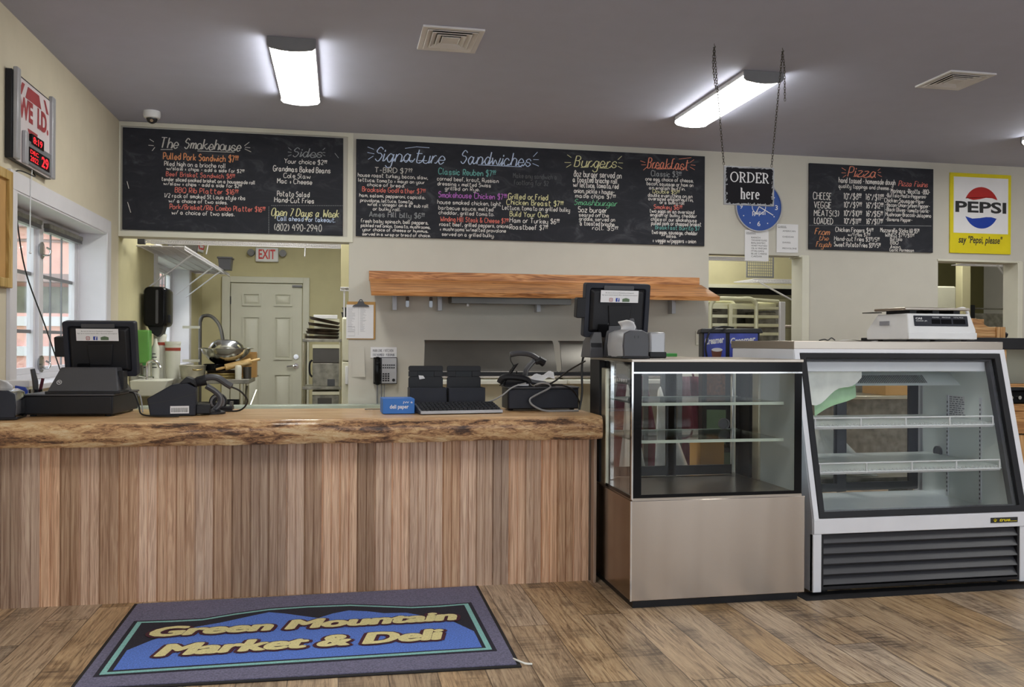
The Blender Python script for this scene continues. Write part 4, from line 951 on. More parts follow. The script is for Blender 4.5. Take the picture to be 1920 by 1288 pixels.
# wedge shaped card machine and the scanners
t = thing('check_reader', 'blue black wedge shaped check reader with a pale barcode label, on the counter slab', 'check reader', (-.8, 4.5, SZ))
pw = [(-.105, 0), (.1, 0), (.1, .04), (.145, .04), (.145, .068), (.09, .075), (.098, .135), (.06, .158), (-.01, .15), (-.12, .085)]
mm = XZ(rot_at(-.79, 4.5, SZ, .08))
P('body', MB(mm).prism(pw[:3]+[(.1, .075), (.1, .135)]+pw[7:], -.07, .07), 'navyblack', t, bevel=.006)
P('seam', MB(mm).ribbon([(-.117, .06), (.0, .078), (.098, .108)], .003, .0708), 'ink', t)
P('receipt_tray', MB(mm).box((.1, .006, -.05), (.165, .052, .05)), 'black', t, bevel=.005)
P('top_roller', MB(mm).prism([(.02, .152), (.075, .158), (.1, .14), (.09, .175), (.055, .188)], -.06, .06), 'black', t, bevel=.004)
P('barcode_label', MB(mm).prism([(-.015, .012), (.07, .012), (.07, .048), (-.015, .048)], .0702, .071), 'paper', t, 'pale barcode label')
mb = MB(mm)
for k in range(22): xx = -.01+k*.0035; mb.prism([(xx, .018), (xx+rnd.uniform(.001, .0025), .018), (xx+.0015, .04), (xx, .04)], .071, .0712)
P('print', mb, 'ink', t.children[-1])
def scanner(name, label, pts, neck, base, head, rad=.017):
    t = thing(name, label, 'scanner', base)
    P('handle', MB().tube(smooth(pts, 5), [rad*.75]+[rad]*(len(smooth(pts, 5))-2)+[rad*.55], 10), 'charcoal', t)
    P('head', MB().tube(head, [rad*1.0, rad*1.55, rad*1.6], 10), 'black', t)
    P('stand_neck', MB().tube(smooth(neck, 5), .0145, 10), 'charcoal', t)
    P('stand_highlight', MB().tube([(p[0]+.006, p[1]-.0125, p[2]) for p in smooth(neck, 5)], .0035, 6), 'grey', t)
    P('stand_base', MB(Matrix.Translation(base)).lathe([(.058, 0), (.058, .008), (.03, .018), (.012, .022)]), 'black', t)
    return t
scanner('barcode_scanner', 'charcoal curved barcode scanner on a stand beside the check reader', [(-.69, 4.56, 1.015), (-.65, 4.56, 1.032), (-.6, 4.56, 1.03), (-.555, 4.56, 1.0), (-.53, 4.56, .985)], [(-.655, 4.57, .99), (-.61, 4.57, .96), (-.588, 4.57, .93), (-.592, 4.57, .895), (-.62, 4.57, .865)], (-.62, 4.57, SZ), [(-.72, 4.555, 1.0), (-.69, 4.555, 1.012), (-.655, 4.56, 1.02)])
tag(P('scanner_cable', MB().tube(smooth([(-.535, 4.56, .985), (-.49, 4.58, .96), (-.46, 4.6, .91), (-.5, 4.62, .862), (-.6, 4.66, .858), (-.7, 4.64, .858)], 5), .0045), 'cable'), 'black cable curling behind the scanner next to the check reader', 'cable')
tag(P('scanner_cable', MB().tube(smooth([(-1.02, 4.6, .96), (-.98, 4.52, .955), (-.95, 4.47, .9), (-.93, 4.44, .862), (-.85, 4.38, .856), (-.75, 4.37, .856)], 5), .0042), 'cable'), 'black cable running from the cash drawer by the window to the check reader', 'cable')
tag(P('scanner_cable', MB().tube(smooth([(-1.03, 4.62, .962), (-.97, 4.56, .95), (-.945, 4.5, .92), (-.93, 4.46, .87)], 5), .0035), 'cable_grey'), 'grey cable looped between the cash drawer by the window and the check reader', 'cable')
t = thing('tape_dispenser', 'black and grey tape dispenser with a round wheel behind the curved scanner', 'tape dispenser', (-.63, 4.78, SZ))
P('base', B((-.69, 4.75, SZ, -.55, 4.83, SZ+.022)), 'black', t, bevel=.006)
P('wheel', MB(FRONT(-.625, 4.77, SZ+.045)).ring(circ(.044, 28), circ(.012, 28), -.025, .01), 'black', t, bevel=.003)
P('tape_roll', MB(FRONT(-.625, 4.76, SZ+.045)).ring(circ(.037, 28), circ(.027, 28), -.004, .004), 'grey', t)
P('cutter', MB().box((-.565, 4.755, SZ+.022), (-.552, 4.82, SZ+.045)), 'steel_dark', t)
# napkin dispensers
def napkins(x, y, z, rz, label, side, tone='charcoal'):
    t = thing('napkin_dispenser', label, 'napkin dispenser', (x, y, z), 'napkin dispensers', rz)
    m_ = XZ(rot_at(x, y, z, rz))
    out = [(-.062, .008), (.062, .008), (.066, .06), (.06, .118), (.03, .132), (-.03, .132), (-.06, .118), (-.066, .06)]
    P('face_plate', MB(m_).loft([[(a*1.0, b, .095) for a, b in out], [(a, b, .105) for a, b in out]]), tone, t, bevel=.008)
    P('back_plate', MB(m_).loft([[(a*1.0, b, -.105) for a, b in out], [(a, b, -.095) for a, b in out]]), tone, t, bevel=.008)
    P('side_shell', MB(m_).loft([[(a*1.02, b*1.01, -.096) for a, b in out], [(a*1.18, b*1.04, 0) for a, b in out], [(a*1.02, b*1.01, .096) for a, b in out]]), side, t, sm=60)
    P('foot_rim', MB(m_).box((-.07, 0, -.1), (.07, .012, .1)), 'black', t, bevel=.003)
    P('napkin_stack', MB(m_).box((-.05, .015, -.08), (.05, .118, .08)), 'paper', t) if side == 'clear' else None
    def fn(u, v):
        return (-.03+.06*u+.012*math.sin(5*v)*v, .128+.055*v-.02*abs(u-.4)*v, -.02+.05*v*math.sin(2.5*u)+.02*u)
    n_ = P('napkin', MB(m_).sheet(fn, 8, 8), 'paper', t); s_ = n_.modifiers.new('t', 'SOLIDIFY'); s_.thickness = .002
    P('maker_mark', MB(m_).text('[ ]', 0, .096, 1, width=.022, height=.01, c=.1053, align='CENTER'), 'ink', t)
    return t
napkins(-1.515, 4.40, SZ, .12, 'smoky clear napkin dispenser on the counter slab, cut by the picture edge', 'clear', 'navyblack')
napkins(1.345, 3.97, 1.1425, .06, 'silver and charcoal napkin dispenser on top of the lower glass case', 'silver')
# bits by the window
t = thing('pen_cup', 'small pale cup holding pens beside the cash drawer under the shop window', 'cup', (-1.53, 4.86, SZ))
P('cup', MB(Matrix.Translation((-1.53, 4.86, SZ))).lathe([(.028, 0), (.033, .11), (.029, .11), (.026, .008), (.001, .008)], caps=False), 'clear', t)
tag(P('marker_pen', MB().tube([(-1.525, 4.86, SZ+.012), (-1.53, 4.85, SZ+.15), (-1.54, 4.84, SZ+.215)], [.01, .014, .011], 10), 'charcoal'), 'thick dark marker leaning in the cup by the shop window', 'pen')
tag(P('marker_pen', MB().tube([(-1.53, 4.87, SZ+.012), (-1.5, 4.87, SZ+.165)], .008, 8), 'maroon'), 'dark red pen standing in the cup by the shop window', 'pen')
t = thing('carton', 'plain beige carton on the counter slab under the shop window', 'box', (-1.61, 4.95, SZ))
P('box', B((-1.735, 4.9, SZ, -1.575, 4.96, SZ+.15)), 'appliance', t, bevel=.003)
P('lid_flap', B((-1.737, 4.898, SZ+.12, -1.573, 4.962, SZ+.153)), 'paper', t, bevel=.002)
tag(P('snack_packet', MB(XZ(rot_at(-1.6, 4.86, SZ+.002, .1, -.1))).prism([(-.028, 0), (.026, 0), (.03, .1), (.02, .118), (-.03, .128)], -.006, .006), 'pblue', bevel=.004), 'small blue packet in front of the beige carton by the window', 'packet')
# middle of the counter
t = thing('deli_paper_box', 'blue carton of deli paper on the counter slab', 'box', (.29, 4.5, SZ))
m = rot_at(.29, 4.5, SZ, .03)
P('carton', MB(m).box((-.08, -.07, 0), (.08, .1, .075)), 'blueprint', t, bevel=.002)
P('print', MB(XZ(m)).text('deli paper', -.045, .02, 1, width=.095, height=.026, bold=.02, c=.0705).text('JW 6', .02, .05, 1, width=.05, height=.012, bold=.01, c=.0705), 'paper', t)
P('top_flap', MB(m).box((-.078, -.068, .0752), (.078, .0, .0762)), 'blueprint', t)
t = thing('scissors', 'dark folded scissors lying on the counter slab next to the deli paper carton', 'scissors', (.17, 4.68, SZ))
P('blades', MB(FLAT(.13, 4.7, SZ+.002)).prism([(0, -.006), (.09, -.003), (.09, .004), (0, .006)], 0, .004), 'steel_dark', t)
for s_ in (-1, 1): P('grip', MB(FLAT(.235, 4.7+s_*.018, SZ+.002)).ring(circ(.017, 16), circ(.011, 16), 0, .007), 'black', t)
t = thing('keyboard', 'black computer keyboard with silver front edge in front of the black bins', 'keyboard', (.6, 4.46, SZ), rz=.12)
m = rot_at(.6, 4.46, SZ, .12)
P('case', MB(m).loft([[(-.215, -.075, 0), (.215, -.075, 0), (.215, .085, 0), (-.215, .085, 0)], [(-.215, -.075, .016), (.215, -.075, .016), (.215, .085, .046), (-.215, .085, .046)]]), 'charcoal', t, bevel=.003)
P('front_edge', MB(m).box((-.215, -.08, .002), (.215, -.073, .018)), 'silver', t, bevel=.002)
mb = MB(m)
for r_ in range(5):
    for k in range(19):
        a = -.205+k*.0216; b = -.066+r_*.029; zz = .0175+(b+.0853)*.1875
        mb.box((a, b, zz-.003), (a+.018, b+.024, zz+.008))
ko = P('keys', mb, 'black', t); ko['kind'] = 'stuff'
def bin_(x, y, label, rz=0):
    t = thing('wall_file', label, 'file holder', (x, y, SZ), 'black file holders', rz); m_ = rot_at(x, y, SZ, rz)
    P('back_panel', MB(XZ(m_)).prism(rrect(.19, .07, .012, 4, 0, .14), -.006, .0).box((-.095, .175, -.006), (-.045, .205, 0)).box((.045, .175, -.006), (.095, .205, 0)).prism(rrect(.19, .03, .01, 4, 0, .219), -.006, .0).box((-.095, 0, -.006), (.095, .11, 0)), 'black', t, bevel=.002)
    P('handle_slot', MB(XZ(m_)).box((-.05, .17, -.006), (.05, .21, -.004)), 'blackgloss', t)
    P('pocket', MB(XZ(m_)).box((-.1, 0, .085), (.1, .118, .092)).box((-.1, 0, 0), (-.093, .118, .085)).box((.093, 0, 0), (.1, .118, .085)).box((-.093, 0, 0), (.093, .006, .085)), 'navyblack', t, bevel=.002)
    return t
b_ = bin_(.46, 4.76, 'black file holder with a pale sticker by its handle slot, behind the keyboard', .06)
P('sticker', MB(XZ(rot_at(.46, 4.76, SZ, .06))).prism([(-.04, .182), (-.015, .18), (-.005, .165), (-.035, .16)], .0005, .0012), 'paper', b_)
bin_(.668, 4.75, 'black file holder with no sticker, behind the keyboard next to the desk phone', .06)
# second register
t = thing('cash_drawer', 'black cash drawer under the desk phone at the end of the counter slab', 'cash drawer', (1.07, 4.66, SZ), rz=.0)
P('body', B((.875, 4.55, SZ+.008, 1.265, 4.72, SZ+.118)), 'black', t, bevel=.004)
P('drawer_front', B((.88, 4.543, SZ+.012, 1.26, 4.55, SZ+.112)), 'navyblack', t, bevel=.003)
P('top_plate', B((.872, 4.545, SZ+.118, 1.268, 4.722, SZ+.126)), 'charcoal', t, bevel=.002)
for a in (.9, 1.24): P('foot', MB().cyl((a, 4.6, SZ), (a, 4.6, SZ+.009), .014, 12), 'rubber', t)
t = thing('desk_phone', 'black desk phone with coiled cord on the cash drawer at the end of the counter', 'phone', (.93, 4.62, SZ+.126))
P('body', MB().loft([[(.86, 4.56, .979), (1.02, 4.56, .979), (1.02, 4.7, .979), (.86, 4.7, .979)], [(.87, 4.58, 1.0), (1.0, 4.58, 1.0), (1.0, 4.7, 1.028), (.87, 4.7, 1.028)]]), 'black', t, bevel=.004)
P('handset', MB().tube(smooth([(.84, 4.6, 1.0), (.86, 4.59, 1.028), (.92, 4.585, 1.03), (.98, 4.585, 1.02), (1.0, 4.59, 1.0)], 4), .017, 10), 'black', t)
P('display_strip', B((.93, 4.556, .984, .99, 4.5605, .994)), 'silver', t)
hl = []
for k in range(150):
    u = k/149; a = u*2*PI*17; cx_ = .85+.08*u; cz_ = .985+.115*u; hl.append((cx_+.012*math.cos(a), 4.6+.012*math.sin(a), cz_+.004*math.cos(a)))
P('coiled_cord', MB().tube(hl, .0028, 5), 'cable', t)
P('antenna', MB().tube([(.945, 4.66, 1.0), (.945, 4.66, 1.06)], .004, 6), 'black', t)
scanner('barcode_scanner', 'black curved barcode scanner high on its stand above the desk phone', [(.895, 4.6, 1.15), (.95, 4.6, 1.158), (1.01, 4.6, 1.15), (1.06, 4.6, 1.12), (1.085, 4.6, 1.095)], [(1.04, 4.61, 1.125), (1.005, 4.61, 1.09), (.985, 4.61, 1.055), (1.0, 4.62, 1.01), (1.1, 4.63, .99)], (1.1, 4.64, SZ+.126), [(1.035, 4.6, 1.11), (1.06, 4.6, 1.12), (1.085, 4.6, 1.105)], .015)
tag(P('scanner_cable', MB().tube(smooth([(.9, 4.6, 1.15), (.9, 4.6, 1.12), (.915, 4.6, 1.09), (.905, 4.6, 1.06)], 4), .003), 'cable'), 'thin black cable hanging from the tip of the high curved scanner', 'cable')
tag(P('phone_cable', MB().tube(smooth([(1.02, 4.55, .985), (1.05, 4.53, 1.0), (1.09, 4.53, .995), (1.1, 4.53, .975), (1.03, 4.525, .94), (.99, 4.52, .915), (1.0, 4.5, .885), (1.06, 4.47, .857), (1.15, 4.46, .856), (1.24, 4.46, .856)], 5), .0052), 'cable_grey'), 'pale grey cable looping down the front of the cash drawer under the desk phone', 'cable')
tag(P('phone_cable', MB().tube(smooth([(1.02, 4.54, .9835), (1.1, 4.53, .99), (1.18, 4.53, .985), (1.23, 4.53, .96), (1.27, 4.56, .9), (1.29, 4.62, .86)], 5), .0045), 'cable'), 'black cable draped over the front corner of the cash drawer under the desk phone', 'cable')
tag(P('phone_cable', MB().tube(smooth([(.72, 4.62, .88), (.79, 4.56, .905), (.84, 4.53, .935), (.9, 4.53, .98), (.97, 4.53, 1.0)], 5), .004), 'cable_grey'), 'grey cable rising past the keyboard to the desk phone', 'cable')
tag(P('register_cable', MB().tube(smooth([(1.27, 4.44, 1.12), (1.2, 4.5, 1.07), (1.12, 4.56, 1.0), (1.07, 4.6, .99)], 5), .0045), 'cable'), 'black cable slanting from the upper register down to the cash drawer by the glass case', 'cable')
tag(P('register_cable', MB().tube(smooth([(1.33, 4.46, 1.146), (1.28, 4.49, 1.15), (1.268, 4.5, 1.08), (1.27, 4.5, .95), (1.255, 4.5, .858)], 5), .006), 'cable'), 'thick dark cable bent over the rear corner of the lower glass case', 'cable')
tag(P('paper_scraps', MB().sheet(lambda u, v: (1.03+.13*u, 4.66+.05*v, 1.0+.025*u+.03*v+.008*math.sin(11*u+5*v)), 10, 5), 'paper'), 'crumpled paper slips behind the curved scanner on the cash drawer', 'paper')
# register on the glass case
t = thing('register_screen', 'black register screen with pale sticker on its back, above the lower glass case', 'register screen', (1.38, 4.22, 1.1425))
P('stand', MB().loft([[(1.28, 4.16, 1.1425), (1.5, 4.16, 1.1425), (1.5, 4.4, 1.1425), (1.28, 4.4, 1.1425)], [(1.3, 4.17, 1.26), (1.47, 4.17, 1.26), (1.47, 4.34, 1.26), (1.3, 4.34, 1.26)], [(1.315, 4.185, 1.345), (1.45, 4.185, 1.345), (1.45, 4.23, 1.345), (1.315, 4.23, 1.345)]]), 'charcoal', t, bevel=.005)
P('hinge_bar', B((1.35, 4.176, 1.318, 1.42, 4.19, 1.332)), 'grey', t, bevel=.003)
pos_screen(t, 1.36, 4.215, 1.245, .06, math.radians(8), .345, .27)
t = thing('receipt_printer', 'grey box printer behind the silver napkin dispenser on the lower glass case', 'printer', (1.5, 4.22, 1.1425))
P('body', B((1.508, 4.11, 1.148, 1.59, 4.33, 1.27)), 'silver', t, bevel=.01)
P('lower_body', B((1.504, 4.105, 1.1425, 1.594, 4.335, 1.172)), 'black', t, bevel=.005)
t = thing('card_machine', 'grey upright card machine beside the silver napkin dispenser', 'card machine', (1.235, 4.22, 1.1425))
P('body', MB().loft([[(1.205, 4.13, 1.1425), (1.275, 4.13, 1.1425), (1.275, 4.3, 1.1425), (1.205, 4.3, 1.1425)], [(1.21, 4.15, 1.22), (1.275, 4.15, 1.22), (1.275, 4.28, 1.22), (1.21, 4.28, 1.22)], [(1.235, 4.17, 1.27), (1.275, 4.17, 1.27), (1.275, 4.26, 1.27), (1.235, 4.26, 1.27)]]), 'charcoal', t, bevel=.004)
P('key_panel', B((1.215, 4.143, 1.18, 1.27, 4.15, 1.215)), 'black', t, bevel=.002)
# ---------------------------------------------------------------- lower glass case
X0, X1, Y0, Y1 = 1.302, 2.165, 3.785, 4.47
t = thing('display_case', 'lower black framed glass cake case with a stainless base, at the end of the counter', 'display case', ((X0+X1)/2, (Y0+Y1)/2, 0))
P('front_panel', B((X0, Y0, .04, X1, Y0+.012, .495)), 'steel', t, bevel=.002)
P('side_panel', B((X0, Y0+.012, .04, X0+.01, Y1, .495)), 'steel_side', t)
P('side_panel', B((X1-.01, Y0+.012, .04, X1, Y1, .495)), 'steel_side', t)
P('back_panel', B((X0+.01, Y1-.012, .04, X1-.01, Y1, .495)), 'black', t)
P('corner_trim', B((X0-.003, Y0-.002, .04, X0+.004, Y0+.008, .495)), 'chrome', t)
P('kick_base', B((X0+.02, Y0+.03, .0, X1-.02, Y1-.02, .04)), 'black', t)
P('deck', B((X0+.01, Y0+.012, .49, X1-.01, Y1-.012, .505)), 'satin', t)
gy = Y0+.012
P('front_glass', B((X0+.01, gy, .506, X1-.012, gy+.006, 1.128)), 'glass', t)
bd = B((X0+.01, gy-.001, .506, X0+.052, gy, 1.078), (X1-.05, gy-.001, .506, X1-.012, gy, 1.078), (X0+.01, gy-.001, 1.082, X1-.012, gy, 1.128), (X0+.052, gy-.001, .506, X1-.05, gy, .521))
P('black_border', bd, 'blackgloss', t)
P('silver_line', B((X0+.012, gy-.003, 1.076, X1-.012, gy-.001, 1.083)), 'chrome', t)
P('edge_trim', B((X0+.004, gy-.003, .5, X0+.012, gy+.008, 1.13)), 'chrome', t)
P('side_glass', B((X0+.008, gy+.008, .506, X0+.013, 4.2, 1.128)), 'glass', t)
P('opaque_side_glass', B((X1-.017, gy+.008, .506, X1-.012, 4.2, 1.128)), 'sideglass', t)  # side glass made opaque, pale colour standing in for its bright look
P('side_border', B((X0+.0075, gy+.008, .5, X0+.0085, 4.2, .515), (X0+.007, gy+.008, .52, X0+.008, gy+.03, 1.12)), 'blackgloss', t)
for xa in (X0+.005, X1-.03):
    P('aluminium_post', B((xa, 4.2, .506, xa+.022, 4.27, 1.09)), 'alu', t, bevel=.004)
    P('rear_post', B((xa-.002, 4.3, .5, xa+.027, Y1, 1.128)), 'black', t, bevel=.003)
P('top_slab', B((X0+.003, gy-.004, 1.128, X1-.005, Y1, 1.142)), 'satin', t, bevel=.002)
for z in (.93, .755):
    s = P('glass_shelf', B((X0+.06, 3.87, z-.004, X1-.07, 4.36, z+.004)), 'shelfglass', t)
    P('shelf_edge', B((X0+.06, 3.862, z-.007, X1-.07, 3.87, z+.007)), 'glassedge', s)
    P('shelf_edge', B((X0+.06, 4.36, z-.006, X1-.07, 4.366, z+.006)), 'glassedge', s)
for xa in (X0+.075, X1-.11): P('shelf_standard', B((xa, 4.34, .506, xa+.022, 4.362, 1.12)), 'chrome', t, bevel=.002)
for xa, xb in ((X0+.035, 1.76), (1.72, X1-.03)):
    d_ = P('sliding_door', B((xa, 4.41, .51, xa+.045, 4.43, 1.12), (xb-.045, 4.41, .51, xb, 4.43, 1.12), (xa+.045, 4.41, .51, xb-.045, 4.43, .56), (xa+.045, 4.41, 1.08, xb-.045, 4.43, 1.12)), 'black', t, bevel=.003)
    P('door_pane', B((xa+.045, 4.418, .56, xb-.045, 4.422, 1.08)), 'glass', d_)
tag(P('dial_thermometer', MB(FRONT(2.0, 4.33, .79)).prism(circ(.024, 20), 0, .006).ring(circ(.03, 20), circ(.024, 20), .0, .016), 'grey'), 'small round dial thermometer inside the lower glass case', 'thermometer')
t_ = thing('price_rack', 'small blue grey price cards clipped inside the top corner of the lower glass case', 'price cards', (1.34, 4.0, 1.02), None)
P('card_strip', B((1.322, 3.9, 1.02, 1.327, 4.08, 1.115)), 'grey', t_); P('price_digits', B(*[(1.3205, 3.91+k*.033, 1.03, 1.322, 3.93+k*.033, 1.045) for k in range(5)]), 'paper', t_)
# ---------------------------------------------------------------- slanted glass deli case
A0, A1 = 2.235, 3.45
t = thing('deli_case', 'tall white refrigerated deli case with slanted glass front and black louvres', 'display case', ((A0+A1)/2, 4.25, 0), rz=0)
def side(x0, x1): return MB(Matrix(((0, 0, 1, 0), (1, 0, 0, 0), (0, 1, 0, 0), (0, 0, 0, 1)))).prism([(3.835, .02), (3.835, .37), (4.03, 1.19), (4.72, 1.19), (4.72, .02)], x0, x1)
P('side_wall', side(A0, A0+.03), 'whitemetal', t, bevel=.004)
P('side_wall', side(A1-.03, A1), 'whitemetal', t, bevel=.004)
P('liner', B((A0+.03, 4.0, .335, A1-.03, 4.62, .352), (A0+.03, 4.05, 1.17, A1-.03, 4.7, 1.19)).loft([[(x_, 3.885, .352), (x_, 4.075, 1.17), (x_, 4.62, 1.17), (x_, 4.62, .352)] for x_ in (A1-.045, A1-.0301)]), 'inner', t)
P('corner_post', B((A0, 3.83, .02, A0+.045, 3.86, .3)), 'whitemetal', t, bevel=.003)
P('corner_post', B((A1-.07, 3.83, .02, A1, 3.86, .3)), 'whitemetal', t, bevel=.003)
P('lower_front', B((A0+.002, 3.826, .3, A1-.002, 3.86, .372)), 'whitemetal', t, bevel=.003)
P('lower_body', B((A0+.03, 4.0, .03, A1-.03, 4.7, .335)), 'black', t)
# louvres
P('grille_frame', B((A0+.045, 3.834, .03, A0+.057, 3.86, .3), (A1-.082, 3.834, .03, A1-.07, 3.86, .3), (A0+.057, 3.86, .03, A1-.082, 3.875, .3), (A0+.057, 3.834, .03, A1-.082, 3.86, .045)), 'black', t)
for k in range(5):
    z = .055+k*.05
    P('louvre_slat', MB().loft([[(x_, 3.832, z), (x_, 3.836, z-.004), (x_, 3.862, z+.03), (x_, 3.858, z+.034)] for x_ in (A0+.057, A1-.082)]), 'charcoal', t, bevel=.001)
for xa in (A0+.1, A1-.1):
    for ya in (3.92, 4.64): P('foot', MB().cyl((xa, ya, 0), (xa, ya, .03), .025, 12), 'rubber', t)
# glass front in its slanted frame
sd = Vector((0, 4.03-3.835, 1.19-.37)).normalized(); fm = frame((A0, 3.832, .372), (1, 0, 0), sd); hh = math.hypot(.195, .82); ww = A1-A0
P('front_frame', MB(fm).ring([(.002, 0), (ww-.002, 0), (ww-.002, hh), (.002, hh)], [(.03, .004), (ww-.035, .004), (ww-.035, hh-.022), (.03, hh-.022)], -.02, .004), 'whitemetal', t, bevel=.002)
P('gasket', MB(fm).ring([(.03, .002), (ww-.035, .002), (ww-.035, hh-.024), (.03, hh-.024)], [(.062, .034), (ww-.07, .034), (ww-.07, hh-.05), (.062, hh-.05)], -.018, .008), 'black', t, bevel=.003)
P('front_glass', MB(fm).prism([(.06, .03), (ww-.068, .03), (ww-.068, hh-.048), (.06, hh-.048)], -.008, -.003), 'glass', t)
P('inner_gasket', MB(fm).ring([(.062, .034), (ww-.07, .034), (ww-.07, hh-.05), (.062, hh-.05)], [(.07, .042), (ww-.09, .042), (ww-.09, hh-.058), (.07, hh-.058)], -.05, -.018), 'charcoal', t)
P('top_ledge', B((A0, 4.022, 1.19, A1-.01, 4.74, 1.232)), 'satin', t, bevel=.003)
P('light_housing', B((A0+.03, 4.06, 1.075, A1-.045, 4.075, 1.17), (A0+.03, 4.075, 1.09, A1-.045, 4.18, 1.1)), 'whitemetal', t, bevel=.003)
ev = P('cooling_cover', MB().loft([[(x_, 4.2, .995), (x_, 4.21, 1.0), (x_, 4.28, 1.055), (x_, 4.5, 1.075), (x_, 4.5, 1.05)] for x_ in (A0+.1, A1-.12)]), 'inner', t, bevel=.004)
mb = MB()
for k in range(46): xx = A0+.4+k*.011; mb.loft([[(xx, 4.218, 1.0078), (xx+.005, 4.218, 1.0078), (xx+.009, 4.268, 1.0471), (xx+.004, 4.268, 1.0471)], [(xx, 4.2165, 1.0093), (xx+.005, 4.2165, 1.0093), (xx+.009, 4.2665, 1.0486), (xx+.004, 4.2665, 1.0486)]])
P('vent_slots', mb, 'grey', ev)
P('fan_box', B((A0+.42, 4.5, 1.05, A0+.75, 4.6, 1.15)), 'steel_dark', t)
# rear sliding doors
for xa, xb, yy in ((A0+.04, 2.92, 4.64), (2.86, A1-.04, 4.665)):
    d_ = P('sliding_door', B((xa, yy, .352, xa+.06, yy+.02, 1.16), (xb-.06, yy, .352, xb, yy+.02, 1.16), (xa+.06, yy, .352, xb-.06, yy+.02, .40), (xa+.06, yy, 1.11, xb-.06, yy+.02, 1.16)), 'charcoal', t, bevel=.003)
    P('door_pane', B((xa+.06, yy+.008, .40, xb-.06, yy+.012, 1.11)), 'glass', d_)
# shelves
for z, yf in ((.80, 3.975), (.58, 3.925)):
    s = P('shelf', B((A0+.05, yf+.01, z-.002, A1-.05, 4.58, z+.006)), 'inner', t)
    L_ = MB(); xa, xb = A0+.06, A1-.11
    for zz in (z, z+.045): L_.tube([(xa, yf, zz), (xb, yf, zz)], .0045, 6)
    L_.tube([(xa, yf+.02, z-.008), (xb+.02, yf+.02, z-.008)], .005, 6)
    for k in range(5): xx = xb-k*(xb-xa)/4.0*.97; L_.tube([(xx, yf, z-.004), (xx, yf, z+.045)], .0045, 6)
    P('wire_rail', L_, 'white', s)
    zz = MB(); n_ = 90; pts = [(xa+(xb-xa)*k/n_, yf+.006, z+.004+(.012 if k % 2 else 0)) for k in range(n_+1)]; zz.tube(pts, .0018, 4); P('wire_zigzag', zz, 'white', s)
for yy in (4.14, 4.4): P('shelf_standard', B((A1-.05, yy-.008, .36, A1-.044, yy+.008, .93)), 'whitemetal', t); P('standard_slots', B(*[(A1-.0505, yy-.003, .38+k*.024, A1-.0498, yy+.003, .392+k*.024) for k in range(22)]), 'ink', t)
fm2 = frame((A1-.0455, 4.4, .8), (0, -1, 0), (0, 0, 1))
P('rating_label', MB(fm2).prism([(.01, .01), (.135, .01), (.135, .13), (.01, .13)], 0, .001), 'paper', t)
mb = MB(fm2)
for k in range(9):
    x_ = .015; zz_ = .118-k*.012
    while x_ < .12: w_ = rnd.uniform(.008, .03); mb.prism([(x_, zz_), (x_+w_, zz_), (x_+w_, zz_+.006), (x_, zz_+.006)], .001, .0014); x_ += w_+rnd.uniform(.004, .012)
P('label_print', mb, 'inkgrey', t.children[-1])
tag(P('dial_thermometer', MB(frame((A1-.05, 4.47, .6), (0, -1, 0), (0, 0, 1))).prism(circ(.026, 20), 0, .006).ring(circ(.032, 20), circ(.026, 20), 0, .014), 'grey'), 'small round dial thermometer on the white inner wall of the deli case', 'thermometer')
bp = FRONT(3.255, 3.8255, .336)
P('badge', MB(bp).prism([(-.05, -.013), (.105, -.013), (.105, .013), (-.05, .013)], 0, .002), 'ink', t, 'black and gold maker badge')
P('badge_lettering', MB(bp).text('true', .0, -.007, 1, width=.062, height=.015, bold=.03, shear=.3, c=.0025).ribbon([(.06, -.006), (.1, -.006)], .0022, .0025).prism(circ(.008, 8, -.025, 0), .002, .0028).prism(rrect(.02, .005, .001, 2, -.025, .002), .002, .0028), 'yellow', t.children[-1])
# film bags and papers left in the deli case
def bagshape(name, label, c, w, h, d, mat, seed, g=None):
    def fn(u, v):
        a = 2*PI*u; prof_ = (.75+.25*math.sin(PI*min(v*1.15, 1))) * (1 if v < .8 else 1-(v-.8)*1.6)
        n1_ = NZ.noise((math.cos(a)*1.7+seed, math.sin(a)*1.7, v*3)); n2_ = NZ.noise((math.cos(a)*5+seed, math.sin(a)*5, v*8))
        k_ = prof_*(1+.22*n1_+.12*n2_); return (c[0]+w/2*math.cos(a)*k_, c[1]+d/2*math.sin(a)*k_, c[2]+h*v*(1+.08*n1_))
    o = P(name, MB().sheet(fn, 26, 14), mat, sm=180); return tag(o, label, 'bag', g)
tag(P('folded_wrap', MB().sheet(lambda u, v: (2.29+.40*u-.06*v*(1-u), 4.17-.03*u, .90+.16*u+.19*v*(1-u)**.7+.02*math.sin(12*u+5*v)-.05*math.sin(3*u)*(1-v)), 16, 8), 'bag'), 'sheet of white wrap draped from the top corner of the deli case', 'wrap')
tag(P('folded_wrap', MB().sheet(lambda u, v: (2.45+.24*u, 4.19+.01*v, .835+.11*u+.13*v*(1-.4*u)+.01*math.sin(8*v+5*u)), 12, 8), 'bag_green'), 'sheet of pale green wrap below the white one in the deli case', 'wrap')
def film(label, x, y, z, w, h, apex, seed):
    def fn(u, v):
        k = 1-v*(1-.08); px = x+w*(apex*v+(u)*k); n1_ = NZ.noise((u*4+seed, v*3, seed))
        return (px+.012*n1_, y+.035*math.sin(9*u+seed)*(.3+k)+.02*n1_, z+h*v*(1+.1*math.sin(5*u+seed)))
    o = P('plastic_bag', MB().sheet(fn, 24, 14), 'bag', sm=180); md = o.modifiers.new('t', 'SOLIDIFY'); md.thickness = .002; return tag(o, label, 'bag', 'plastic bags behind the cases')
